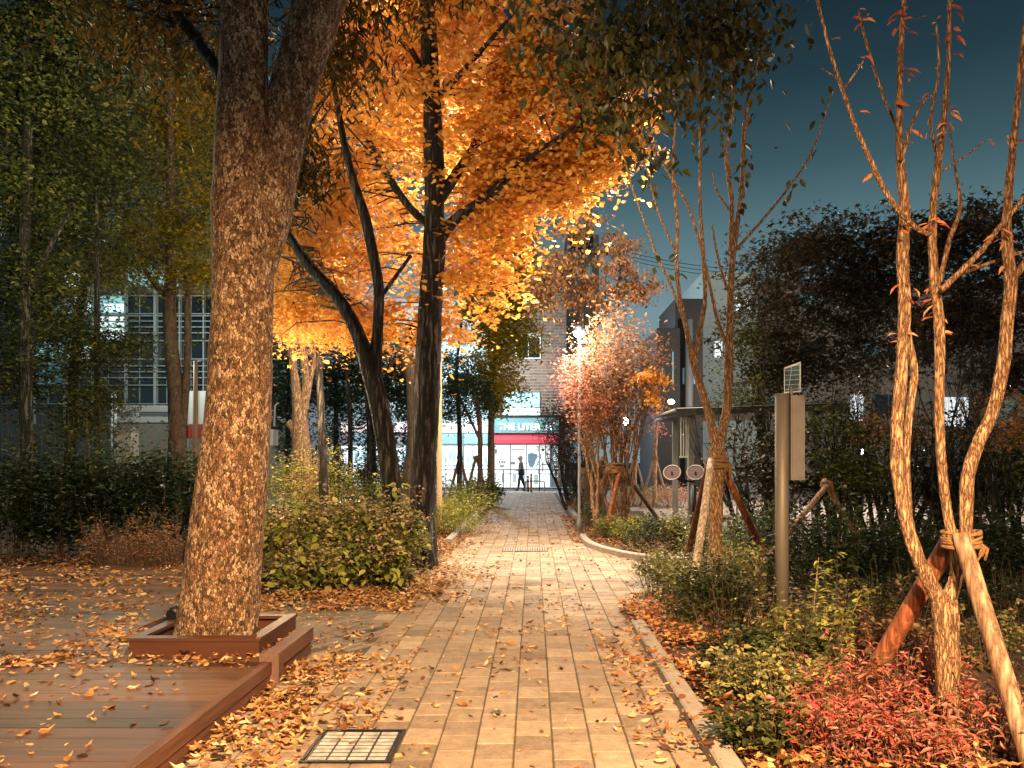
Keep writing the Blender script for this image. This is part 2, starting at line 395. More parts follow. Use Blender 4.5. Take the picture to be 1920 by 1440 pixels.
# ------------------------------------------------------------------ palette
M = {}
M['soil'] = mat('soil', '#4a3a2c', .95, var=.5, scale=6, bump=.6, bs=40)
M['asphalt'] = mat('asphalt', '#4a4a4c', .85, var=.25, scale=3, bump=.2, bs=120)
M['plaza'] = mat('plaza_concrete', '#b0a49a', .85, var=.18, scale=2.2, bump=.2, bs=60)
M['kerb'] = mat('kerb_stone', '#9a8f83', .8, var=.25, scale=9, bump=.35, bs=70)
M['iron'] = mat('cover_iron', '#b9b8b4', .5, .15, var=.6, scale=16, bump=.4, bs=60)
M['dark'] = mat('dark_metal', '#1b1d20', .45, .4, var=.2, bump=.05)
M['darkgap'] = mat('joint_sand', '#2b241d', .95, var=.3, scale=30)
M['steel'] = mat('galvanised_steel', '#7c7468', .58, .45, var=.16, scale=5, stretch=(1, 1, .3), bump=.12)
M['stake_plain'] = mat('stake_wood', '#8b6a4d', .8, var=.45, scale=9, stretch=(1, 1, .12), bump=.5, bs=26)
M['stake_red'] = mat('stake_wood_brown', '#8a4d2c', .65, var=.35, scale=9, stretch=(1, 1, .15), bump=.35, bs=26)
M['stake_pale'] = mat('stake_wood_pale', '#b6a594', .8, var=.3, scale=9, stretch=(1, 1, .12), bump=.4, bs=26)
M['rope'] = mat('rope_fibre', '#8d6840', .95, var=.5, scale=60, bump=.8, bs=120)
M['white'] = mat('white_paint', '#d8dcdc', .5, var=.08, bump=.05)
M['tan'] = mat('tan_paint', '#b08a66', .6, var=.12, scale=6, bump=.08)
M['grey'] = mat('grey_paint', '#7e8486', .55, var=.12, scale=5, bump=.06)

def deckmat():
    m, nt, b = newmat('deck_boards')
    t = N(nt, 'ShaderNodeTexCoord'); s = N(nt, 'ShaderNodeSeparateXYZ'); nt.links.new(t.outputs['Object'], s.inputs[0])
    mp = N(nt, 'ShaderNodeMapping'); mp.inputs['Scale'].default_value = (.6, 12, 12); nt.links.new(t.outputs['Object'], mp.inputs[0])
    nz = N(nt, 'ShaderNodeTexNoise', Scale=3.0, Detail=8.0, Roughness=.7); nt.links.new(mp.outputs[0], nz.inputs['Vector'])
    g = N(nt, 'ShaderNodeNewGeometry')
    a = N(nt, 'ShaderNodeMath', operation='MULTIPLY_ADD'); nt.links.new(g.outputs['Random Per Island'], a.inputs[0]); a.inputs[1].default_value = .35
    nt.links.new(nz.outputs['Fac'], a.inputs[2])
    c = ramp(nt, a.outputs[0], [(.40, '#24170f'), (.62, '#4e3020'), (.95, '#74503a')]); nt.links.new(c, b.inputs['Base Color'])
    w = N(nt, 'ShaderNodeMath', operation='MULTIPLY'); nt.links.new(s.outputs['Y'], w.inputs[0]); w.inputs[1].default_value = 2*math.pi/.0125
    sn = N(nt, 'ShaderNodeMath', operation='SINE'); nt.links.new(w.outputs[0], sn.inputs[0])
    bp = N(nt, 'ShaderNodeBump', Strength=.35, Distance=.002); nt.links.new(sn.outputs[0], bp.inputs['Height'])
    b2 = N(nt, 'ShaderNodeBump', Strength=.3, Distance=.003); nt.links.new(nz.outputs['Fac'], b2.inputs['Height']); nt.links.new(bp.outputs[0], b2.inputs['Normal'])
    nt.links.new(b2.outputs[0], b.inputs['Normal']); b.inputs['Roughness'].default_value = .5
    return m
M['deck'] = deckmat()
def groove():
    m, nt, b = newmat('grooved_board')
    t = N(nt, 'ShaderNodeTexCoord'); s = N(nt, 'ShaderNodeSeparateXYZ'); nt.links.new(t.outputs['Object'], s.inputs[0])
    mp = N(nt, 'ShaderNodeMapping'); mp.inputs['Scale'].default_value = (14, .6, 14); nt.links.new(t.outputs['Object'], mp.inputs[0])
    nz = N(nt, 'ShaderNodeTexNoise', Scale=3.0, Detail=8.0, Roughness=.7); nt.links.new(mp.outputs[0], nz.inputs['Vector'])
    c = ramp(nt, nz.outputs['Fac'], [(.3, '#442818'), (.7, '#7a5038')]); nt.links.new(c, b.inputs['Base Color'])
    ad = N(nt, 'ShaderNodeMath', operation='ADD'); nt.links.new(s.outputs['Z'], ad.inputs[0]); nt.links.new(s.outputs['X'], ad.inputs[1])
    w = N(nt, 'ShaderNodeMath', operation='MULTIPLY'); nt.links.new(ad.outputs[0], w.inputs[0]); w.inputs[1].default_value = 2*math.pi/.012
    sn = N(nt, 'ShaderNodeMath', operation='SINE'); nt.links.new(w.outputs[0], sn.inputs[0])
    bp = N(nt, 'ShaderNodeBump', Strength=.5, Distance=.003); nt.links.new(sn.outputs[0], bp.inputs['Height'])
    nt.links.new(bp.outputs[0], b.inputs['Normal']); b.inputs['Roughness'].default_value = .55
    return m
M['groove'] = groove()
def tilemat(name, cols, sc=1):
    m, nt, b = newmat(name)
    t = N(nt, 'ShaderNodeTexCoord'); at = N(nt, 'ShaderNodeAttribute', attribute_name='tone')
    nz = N(nt, 'ShaderNodeTexNoise', Scale=11.0, Detail=9.0, Roughness=.8); nt.links.new(t.outputs['Object'], nz.inputs['Vector'])
    fine = N(nt, 'ShaderNodeTexNoise', Scale=190.0, Detail=3.0, Roughness=.8); nt.links.new(t.outputs['Object'], fine.inputs['Vector'])
    a = N(nt, 'ShaderNodeMath', operation='MULTIPLY_ADD'); nt.links.new(nz.outputs['Fac'], a.inputs[0]); a.inputs[1].default_value = 1.25
    nt.links.new(at.outputs['Fac'], a.inputs[2])
    a3 = N(nt, 'ShaderNodeMath', operation='MULTIPLY_ADD'); nt.links.new(fine.outputs['Fac'], a3.inputs[0]); a3.inputs[1].default_value = 1.0
    nt.links.new(a.outputs[0], a3.inputs[2])
    a2 = N(nt, 'ShaderNodeMath', operation='SUBTRACT'); nt.links.new(a3.outputs[0], a2.inputs[0]); a2.inputs[1].default_value = .97
    c = ramp(nt, a2.outputs[0], [(i/(len(cols)-1), x) for i, x in enumerate(cols)])
    nt.links.new(c, b.inputs['Base Color'])
    b.inputs['Roughness'].default_value = .75; b.inputs['Specular IOR Level'].default_value = .35
    bp = N(nt, 'ShaderNodeBump', Strength=.45, Distance=.004); nt.links.new(fine.outputs['Fac'], bp.inputs['Height'])
    b2 = N(nt, 'ShaderNodeBump', Strength=.3, Distance=.008); nt.links.new(nz.outputs['Fac'], b2.inputs['Height']); nt.links.new(bp.outputs[0], b2.inputs['Normal'])
    nt.links.new(b2.outputs[0], b.inputs['Normal'])
    return m
M['tile'] = tilemat('paving_block', ['#3e3228', '#746454', '#988570', '#baa68c'])
M['tile_grey'] = tilemat('grey_paving_block', ['#3a342e', '#645a50', '#81766a', '#9c9082'])

# ------------------------------------------------------------------ ground
def sheet(name, poly, z, m, kind='structure', bumpy=0, res=.12):
    mb = MB()
    if not bumpy:
        mb.add([(x, y, z) for x, y in poly], [tuple(range(len(poly)))])
    else:
        xs = [p[0] for p in poly]; ys = [p[1] for p in poly]
        nx = int((max(xs)-min(xs))/res)+1; ny = int((max(ys)-min(ys))/res)+1
        def ins(x, y):
            c = False; n = len(poly)
            for i in range(n):
                x1, y1 = poly[i]; x2, y2 = poly[(i+1) % n]
                if (y1 > y) != (y2 > y) and x < (x2-x1)*(y-y1)/(y2-y1)+x1: c = not c
            return c
        idx = {}; vs = []; fs = []
        def vid(i, j):
            if (i, j) not in idx:
                x = min(xs)+i*res; y = min(ys)+j*res
                idx[(i, j)] = len(vs); vs.append((x, y, z+bumpy*noise.noise(Vector((x*2.2, y*2.2, 0)))+bumpy*.5*noise.noise(Vector((x*9, y*9, 3)))))
            return idx[(i, j)]
        for i in range(nx):
            for j in range(ny):
                if ins(min(xs)+(i+.5)*res, min(ys)+(j+.5)*res): fs.append((vid(i, j), vid(i+1, j), vid(i+1, j+1), vid(i, j+1)))
        mb.add(vs, fs, True)
    o = mb.build(name, m); return tag(o, kind=kind)
sheet('ground', [(-150, -20), (150, -20), (150, 280), (-150, 280)], -.10, M['soil'])

def xr(y):
    if y < 6.9: return .86
    if y < 8.5: return .82+(y-6.9)*.36
    if y < 11.2: return 1.40+(y-8.5)*.12
    if y < 13.7: return max(1.0, 1.72-((y-11.2)/2.5)**.55*.76)
    return 1.0
def xl(y):
    if y < 6.1: return -1.70
    if y < 8.1: return -3.2
    if y < 11.2: return -1.45-.0*(y-8)
    return -1.42
def tiles(name, x0, x1, y0, y1, w, l, ok, m, gap=.004, rot=0, org=(0, 0), z=0.0):
    V = []; T = []; c_, s_ = math.cos(rot), math.sin(rot)
    nx = int((x1-x0)/w)+1; ny = int((y1-y0)/l)+1; lp = []; k = 0
    for i in range(nx):
        off = (i % 2)*l*.5+rnd.uniform(-.01, .01)
        for j in range(-1, ny+1):
            cx = x0+(i+.5)*w; cy = y0+(j+.5)*l+off
            gx = org[0]+cx*c_-cy*s_; gy = org[1]+cx*s_+cy*c_
            if not ok(gx, gy): continue
            h = z+rnd.gauss(0, .0012); tx = rnd.gauss(0, .0010); ty = rnd.gauss(0, .0010)
            t = min(1, max(0, rnd.gauss(.42, .10)))
            for (dx, dy, zz) in ((-1,-1,-.010),(1,-1,-.010),(1,1,-.010),(-1,1,-.010),(-1,-1,0),(1,-1,0),(1,1,0),(-1,1,0)):
                g = gap/2 if zz else gap/2+.005
                px = cx+dx*(w/2-g); py = cy+dy*(l/2-g)
                V.append((org[0]+px*c_-py*s_, org[1]+px*s_+py*c_, h+zz+dx*tx+dy*ty)); T.append(t)
            for f in ((4,5,6,7),(0,1,5,4),(1,2,6,5),(2,3,7,6),(3,0,4,7)): lp.extend([k*8+q for q in f])
            k += 1
    o = mesh_np(name, V, lp, [4]*(5*k), m, None, False, T); return tag(o, kind='structure')
sheet('path_bed', [(-1.74, 1.5), (.86, 1.5), (.86, 6.9), (1.45, 8.5), (1.78, 11.1), (1.78, 13.6), (1.04, 13.7), (1.04, 34), (-1.46, 34), (-1.46, 8.3), (-3.3, 8.3), (-3.3, 6.05), (-1.74, 6.05)], -.0065, mat('worn_joint_sand', '#54483a', .95, var=.35, scale=20))
tiles('path', -1.9, 1.95, 1.6, 34, .2, .225, lambda x, y: xl(y)+.09 < x < xr(y)-.04 and not (y > 5.95 and y < 8.2 and x < -1.28-.12*(y-6)), M['tile'])
tiles('side_paving', -6, 6, -6, 6, .1, .6, lambda x, y: -3.2 < x < -1.2-.12*(y-6) and 6.0 < y < 8.1 and x < xr(y), M['tile_grey'], gap=.012, rot=math.radians(-38), org=(-2.2, 7), z=-.004)

def kerb(name, pts, w=.11, h=.06, label='', cat='kerb', seg=1.0):
    """a row of kerb stones following pts"""
    mb = MB(); c = cr([(Vector((x, y, 0)), 1) for x, y in pts], 8); c = [p for p, r in c]
    L = 0; start = 0
    def piece(a, b):
        d = (b-a); t = d.normalized(); n = Vector((-t.y, t.x, 0)); a = a+t*.003; b = b-t*.003
        v = []
        for q in (a, b):
            v += [q-n*w/2+Vector((0,0,-.06)), q+n*w/2+Vector((0,0,-.06)), q+n*w/2+Vector((0,0,h-.012)), q+n*(w/2-.012)+Vector((0,0,h)), q-n*(w/2-.012)+Vector((0,0,h)), q-n*w/2+Vector((0,0,h-.012))]
        mb.add(v, [(i, (i+1) % 6, 6+(i+1) % 6, 6+i) for i in range(6)]+[(5,4,3,2,1,0), (6,7,8,9,10,11)])
    for i in range(len(c)-1):
        n = max(1, round((c[i+1]-c[i]).length/seg))
        for k in range(n): piece(c[i].lerp(c[i+1], k/n), c[i].lerp(c[i+1], (k+1)/n))
    o = mb.build(name, M['kerb']); return tag(o, label, cat, 'kerbs along the path')
kerb('kerb', [(.93, 1.8), (.93, 4), (.93, 6.9)], .12, .07, 'straight stone kerb half buried in leaves on the right of the near path')
kerb('kerb', [(.93, 14.6), (.93, 13.7), (1.02, 12.9), (1.22, 12.2), (1.5, 11.6), (1.9, 11.2), (2.4, 11.0)], .12, .09, 'curved stone kerb round the planted island by the bright path', seg=.5)
kerb('kerb', [(1.06, 19), (1.06, 26), (1.06, 34)], .12, .10, 'pale kerb on the right side of the far path')
kerb('kerb', [(-1.49, 13.5), (-1.49, 24), (-1.49, 34)], .12, .10, 'pale kerb on the left side of the far path')

sheet('left_bed', [(-16, 8.25), (-1.52, 8.25), (-1.52, 34), (-16, 34)], .0, M['soil'], bumpy=.03, res=.25)
sheet('right_bed', [(.98, 1.5), (9, 1.5), (9, 10.9), (1.95, 10.9), (1.75, 10), (1.45, 8.4), (.98, 7)], .0, M['soil'], bumpy=.03, res=.15)
sheet('island_bed', [(1.05, 13.6), (1.4, 12.1), (2.0, 11.4), (5.2, 11.4), (3.4, 18), (2.6, 26), (1.15, 33), (1.15, 20)], .0, M['soil'], bumpy=.03, res=.2)
sheet('plaza', [(2.9, 16), (5.4, 11.2), (30, 11.2), (30, 34), (2.4, 34)], -.02, M['plaza'])
sheet('front_ground', [(-8, -3), (.8, -3), (.8, 1.58), (-8, 1.58)], -.03, M['darkgap'])
sheet('road', [(-60, 35.8), (60, 35.8), (60, 39.9), (-60, 39.9)], -.05, M['asphalt'])
sheet('pavement', [(-60, 34.05), (60, 34.05), (60, 35.8), (-60, 35.8)], -.004, M['plaza'])
sheet('shop_pavement', [(-60, 39.9), (60, 39.9), (60, 41.2), (-60, 41.2)], -.004, M['plaza'])
sheet('left_yard', [(-60, 22), (-6, 22), (-6, 34), (-60, 34)], .06, M['plaza'])

# ------------------------------------------------------------------ deck, planter, post
dk = thing('timber_deck', 'low brown timber deck strewn with dry leaves at the left', 'deck', (-4, 4, 0))
mb = MB(); y = 1.6
while y < 9.6:
    x1 = -1.80 if y < 5.9 else -3.15
    mb.box((-9, y, .115), (x1, y+.137, .15+rnd.gauss(0, .0008))); y += .1425
mb.build('deck_boards', M['deck'], dk)
mb = MB(); mb.box((-9, 1.6, .0), (-1.86, 5.9, .10)); mb.box((-9, 5.9, 0), (-3.2, 9.6, .10)); mb.build('deck_frame', M['dark'], dk)
mb = MB()
mb.box((-1.80, 1.6, .075), (-1.735, 5.13, .154)); mb.build('edge_board', M['groove'], dk)
mb = MB(); mb.box((-1.785, 1.6, -.01), (-1.745, 5.13, .066)); mb.build('fascia_board', M['groove'], dk)
mb = MB(); mb.box((-1.80, 5.24, .10), (-1.70, 5.98, .20)); mb.box((-1.79, 5.24, -.01), (-1.72, 5.98, .095))
mb.box((-3.14, 5.915, -.01), (-1.81, 5.955, .145)); mb.build('edge_board', M['groove'], dk)
mb = MB(); mb.box((-1.82, 5.13, -.01), (-1.69, 5.24, .205)); mb.build('corner_post', M['groove'], dk)

M['planter'] = mat('planter_board', '#54301f', .5, var=.3, scale=6, stretch=(.2, .2, 1), bump=.25, bs=30)
pl = thing('tree_planter', 'square brown timber frame round the foot of the big tree', 'planter', (-2.35, 5.7, .15))
X0, X1, Y0, Y1 = -2.77, -1.88, 5.30, 6.12
for (a, b) in (((X0, Y0), (X1, Y0+.035)), ((X0, Y1-.035), (X1, Y1)), ((X0, Y0+.036), (X0+.035, Y1-.036)), ((X1-.035, Y0+.036), (X1, Y1-.036))):
    mb = MB(); mb.box((a[0], a[1], .152), (b[0], b[1], .245)); mb.build('side_board', M['planter'], pl)
mb = MB()
W = .075
ou = [(X0-.01, Y0-.01), (X1+.01, Y0-.01), (X1+.01, Y1+.01), (X0-.01, Y1+.01)]; inn = [(X0+W, Y0+W), (X1-W, Y0+W), (X1-W, Y1-W), (X0+W, Y1-W)]
for i in range(4):
    j = (i+1) % 4; g = .002
    q = [ou[i], ou[j], inn[j], inn[i]]
    mb.add([(x, y_, .248) for x, y_ in q]+[(x, y_, .272) for x, y_ in q], [(3,2,1,0), (4,5,6,7), (0,1,5,4), (1,2,6,5), (2,3,7,6), (3,0,4,7)])
mb.build('cap_board', M['planter'], pl)
mb = MB(); mb.add([(X0+.03, Y0+.03, .165), (X1-.03, Y0+.03, .165), (X1-.03, Y1-.03, .165), (X0+.03, Y1-.03, .165)], [(0,1,2,3)]); mb.build('soil_fill', M['soil'], pl)

# small black uplight beside the trunk
c = P(327, 1172, 5.95)
ul = thing('garden_spotlight', 'small unlit black spotlight on a spike beside the big tree', 'spotlight', (c.x, c.y, .16))
mb = MB(); mb.tube([(c.x, c.y, .16), (c.x, c.y, .28)], .008, 8); mb.build('spike', M['dark'], ul)
mb = MB(); mb.tube([(c.x, c.y-.05, .30), (c.x, c.y-.045, .30), (c.x, c.y+.02, .33), (c.x, c.y+.07, .35)], [.038, .045, .043, .03], 14); mb.build('lamp_housing', M['dark'], ul)

# ------------------------------------------------------------------ utility cover, drain grate
mc = thing('utility_cover', 'rectangular worn metal cover set in the near paving', 'access cover', (-.93, 4.02, 0))
a, b_, y0, y1 = -1.155, -.70, 3.80, 4.26
mb = MB(); z0, z1 = .003, .010
mb.box((a, y0, z0), (b_, y0+.018, z1)); mb.box((a, y1-.018, z0), (b_, y1, z1)); mb.box((a, y0+.018, z0), (a+.018, y1-.018, z1)); mb.box((b_-.018, y0+.018, z0), (b_, y1-.018, z1))
mb.build('cover_frame', M['dark'], mc)
mb = MB(); mb.box((a+.022, y0+.022, .001), (b_-.022, y1-.022, .006)); mb.build('cover_plate', M['dark'], mc)
mb = MB(); nx, ny = 4, 8
for i in range(nx):
    for j in range(ny):
        x_ = a+.03+i*(b_-a-.06)/nx; yy = y0+.03+j*(y1-y0-.06)/ny
        mb.box((x_+.006, yy+.004, .0062), (x_+(b_-a-.06)/nx-.006, yy+(y1-y0-.06)/ny-.016, .010))
mb.build('raised_pattern', M['iron'], mc)
dg = thing('drain_grate', 'slotted metal drain grate across the bright part of the path', 'drain grate', (-.13, 12.9, 0))
mb = MB(); mb.box((-.50, 12.45, .002), (.24, 13.05, .006)); mb.build('drain_pit', M['dark'], dg)
mb = MB()
for i in range(18): mb.box((-.49+i*.0405, 12.46, .007), (-.49+i*.0405+.022, 13.04, .014))
mb.build('grate_bars', M['kerb'], dg)

# ------------------------------------------------------------------ fallen leaves
lm = dict(
 litter=leafmat('fallen_leaf', ['#3e2412', '#8a5630', '#b8864e', '#d4ac78', '#a06e3c', '#e0c8a0'], .12, .55, patch=2.0, amount=.8),
 brown=leafmat('fallen_leaf_brown', ['#33200f', '#6e4424', '#a87440', '#c89860', '#7a4a28', '#d8b484'], .1, .6, patch=3.0, amount=.85),
 litter_red=leafmat('fallen_leaf_red', ['#3a1e10', '#7c4626', '#aa7040', '#cc9c68', '#94562e'], .12, .55, patch=2.0, amount=.8))
def scatter(boxes, size, name, m, shape='curl'):
    P_ = []; S_ = []
    for (x0, x1, y0, y1, dens, z, pile) in boxes:
        n = int((x1-x0)*(y1-y0)*dens*1.7)
        p = np.stack([RNG.uniform(x0, x1, n), RNG.uniform(y0, y1, n), z+RNG.random(n)**2*pile], 1)
        n_ = len(p); p = p[~((p[:, 0] > -1.18) & (p[:, 0] < -.68) & (p[:, 1] > 3.74) & (p[:, 1] < 4.28) & (RNG.random(n_) < .93))]
        p = p[~((abs(p[:, 0]-.93) < .06) & (p[:, 1] < 7) & (RNG.random(len(p)) < .75))]
        keep = np.array([noise.noise(Vector((q[0]*2.3, q[1]*2.3, 5)))+.5*noise.noise(Vector((q[0]*7, q[1]*7, 1))) > RNG.normal(-.05, .28) for q in p])
        P_.append(p[keep]); S_.append(size*RNG.choice([.45, .7, .9, 1.1, 1.4], keep.sum(), p=[.2, .25, .25, .2, .1])*RNG.uniform(.85, 1.15, keep.sum()))
    PP = np.concatenate(P_); SS = np.concatenate(S_); q = RNG.random(len(PP)) < .62
    o = leaves(name, m, None, PP[q], SS[q], shape, flat=True)
    o2 = leaves(name, lm['brown'], None, PP[~q], SS[~q]*1.05, 'ovate', flat=True)
    from itertools import chain
    me = o.data; me2 = o2.data; n1 = len(me.vertices)
    import bmesh
    bm = bmesh.new(); bm.from_mesh(me); k0 = len(bm.faces); bm.from_mesh(me2); bm.faces.ensure_lookup_table()
    for f_ in bm.faces[k0:]: f_.material_index = 1
    bm.to_mesh(me); bm.free(); me.materials.append(lm['brown']); bpy.data.objects.remove(o2)
    return tag(o, kind='stuff')
tag(scatter([(-9, -1.85, 2.8, 5.2, 60, .152, .004), (-9, -1.9, 5.0, 6.0, 120, .152, .01), (-3.6, -1.85, 4.95, 5.3, 460, .152, .02), (-1.86, -1.80, 5.25, 6.0, 1500, .152, .03),
         (-9, -3.1, 6.0, 9.6, 230, .152, .02), (-3.4, -2.75, 5.2, 6.1, 330, .152, .02)], .062, 'deck_leaves', lm['litter']), 'dry tan leaves scattered over the brown deck', 'fallen leaves')
tag(scatter([(-1.73, -1.3, 2.8, 5.9, 1500, .004, .04), (-1.35, -.9, 3.0, 5.8, 430, .004, .02), (-1.0, -.5, 3.3, 5.5, 60, .004, .01), (-.5, .75, 3.0, 9, 34, .004, .006),
         (-1.6, .9, 5.4, 8.2, 60, .004, .006), (-3.2, -1.3, 6.0, 7.7, 90, .004, .01),
         (-3.3, -1.2, 7.6, 8.4, 1400, .004, .05), (-2.4, -1.0, 8.3, 9.8, 1200, .015, .06), (-1.3, -.5, 8.0, 10.8, 330, .004, .02), (-2.2, -1.25, 9.6, 16, 480, .015, .04), (-1.3, -.9, 10, 22, 120, .004, .02),
         (-.9, 1.5, 8.2, 14, 42, .004, .006), (-.9, .7, 14, 24, 26, .004, .006)], .056, 'path_leaves', lm['litter']), 'orange and tan leaves drifted along the left of the path', 'fallen leaves')
tag(scatter([(.55, .88, 3.0, 7.2, 260, .004, .03), (.86, 1.4, 2.8, 7.8, 1500, .045, .05), (1.3, 2.4, 3.2, 8.5, 800, .03, .05), (1.5, 5.5, 3.2, 9, 120, .03, .03), (.7, 1.3, 13.6, 20, 420, .012, .04), (1.2, 2.6, 12, 20, 260, .03, .04), (1.0, 1.5, 7.0, 8.4, 500, .02, .03)], .054, 'bed_leaves', lm['litter_red']), 'reddish orange leaves heaped behind the right kerb', 'fallen leaves')
tag(scatter([(-8, -2.2, 8.4, 12, 260, .03, .03), (-6, -1.6, 12, 26, 90, .03, .03), (2.8, 6, 12, 24, 25, .0, .02)], .062, 'back_leaves', lm['litter']), 'brown leaves lying among the shrubs behind the deck', 'fallen leaves')
o = leaves('fallen_leaf', leafmat('olive_leaf', ['#4a4420', '#5a4c22'], .1, patch=1), None, [P(951, 1345, 4.484)+Vector((-.04, 0, .02))], [.085], 'fan', flat=True); tag(o, 'single round olive leaf lying alone on the near path', 'leaf')
# ------------------------------------------------------------------ trees
M['stake'] = furrowbark('stake_wood_grain', '#5a4230', '#94765c', '#b89c80', 26, .10, .5, .006)
M['stake_red'] = furrowbark('stake_brown_grain', '#5a301c', '#8e5232', '#aa6c48', 22, .10, .45, .006)
M['stake_pale'] = furrowbark('stake_pale_grain', '#7c6a58', '#b4a18c', '#d0c0ac', 26, .10, .5, .006)
B = dict(
 big=flakebark('bark_mottled', '#2a1a10', '#a47c58', '#dcbc94', 60, 14, .545, 1.0, .02),
 dark=furrowbark('bark_furrowed', '#0a0908', '#2a2420', '#6a635c', 17, .13, 1.0, .05),
 mid=barkmat('bark_grey', '#2c241f', '#6a5848', '#8a7a68', 22, .3, .35, .7, .015, 14),
 tan=furrowbark('bark_tan', '#4a3424', '#96765a', '#c4a482', 30, .22, .8, .012),
 young=furrowbark('bark_young', '#2e1c12', '#a07a56', '#dcb88c', 66, .20, 1.0, .012))
LV = dict(
 orange=leafmat('leaf_orange', ['#b07826', '#d8963a', '#e6aa4c', '#eeba64', '#d0903a'], .5, .45, 1.1, .5),
 yellow=leafmat('leaf_yellow_green', ['#3c4412', '#6d6a1c', '#a08a28', '#c79a30'], .5, .5, 1.0, .55),
 gold=leafmat('leaf_gold', ['#6a6418', '#a88c26', '#cf9a2e', '#dd8a28'], .5, .5, .9, .65),
 green=leafmat('leaf_green', ['#1a2416', '#303c1e', '#525628', '#767036'], .4, .5, .9, .6),
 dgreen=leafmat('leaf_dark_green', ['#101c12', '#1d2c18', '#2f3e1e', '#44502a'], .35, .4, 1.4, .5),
 brown=leafmat('leaf_brown_orange', ['#3a2410', '#7a4c20', '#b07a38', '#6a4a20'], .4, .5, 1.4, .6),
 dry=leafmat('leaf_dry', ['#4a3222', '#8e6444', '#bc9068', '#6e4c30', '#d8a468'], .35, .55, 2.2, .6),
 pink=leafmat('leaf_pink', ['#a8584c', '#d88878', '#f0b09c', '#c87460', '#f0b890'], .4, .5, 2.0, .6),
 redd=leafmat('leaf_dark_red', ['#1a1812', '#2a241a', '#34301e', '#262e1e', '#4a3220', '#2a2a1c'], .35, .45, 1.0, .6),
 shrub=leafmat('leaf_shrub', ['#1e2816', '#46502a', '#787a44', '#b0a468', '#4e5a2a', '#8c8450'], .3, .38, 5, .35),
 lime=leafmat('leaf_lime', ['#5a6a24', '#8c983c', '#bcb85c', '#d8cc84'], .35, .45, 2.0, .65),
 pale=leafmat('leaf_pale_pink', ['#a08a50', '#d8a890', '#e8c0a8', '#b0a050'], .35, .5, 2.4, .5),
 nandina=leafmat('leaf_nandina', ['#343a20', '#6a4a30', '#a85a4a', '#d08078', '#54582e', '#c04a50', '#7a4a34', '#b87c60'], .3, .4, 4.0, .4),
 olive=leafmat('leaf_olive_broad', ['#20261a', '#3a3a1e', '#5a5428', '#2c2e1a'], .35, .4, 1.6, .5))

def tree(name, label, loc_i, stems, bark, ell=None, ncl=0, per=0, size=.06, cr_=.3, leaf=None, shape='diamond', nseg=8, group=None, twn=120, flat=.45, cat='tree', extra=None, droop=.25, r0=.012, per_st=6, nz=.06, nf=8, tilt=.6):
    p0 = stems[0][0][0]
    t = thing(name, label, cat, (p0.x, p0.y, 0), group)
    mb = MB(); sk = []
    for i, st in enumerate(stems): sk += stem(mb, st, nseg if i == 0 else max(5, nseg-2), per_st, nz, nf, i)
    mb.build('trunk', bark, t)
    if extra: extra(t, sk)
    if ell:
        cc, pos = clumps(ell, ncl, per, cr_, flat)
        if twn:
            tb = MB(); twigs(tb, sk, cc, twn, r0); tb.build('branches', bark, t)
        leaves('crown', leaf, t, pos, RNG.uniform(.6, 1.25, len(pos))*size, shape, droop, tilt)
    return t, sk

def snap(pos, sk, far):
    """keep loose leaves attached: pull each to within reach of the nearest stem"""
    A = np.array([list(p) for p, r in sk]); out = []
    for p in pos:
        p = np.array(list(p)); d = np.linalg.norm(A-p, axis=1); j = int(d.argmin()); L = d[j]
        out.append(A[j]+(p-A[j])*min(1, far*rnd.uniform(.2, 1)/max(L, 1e-3)))
    return out
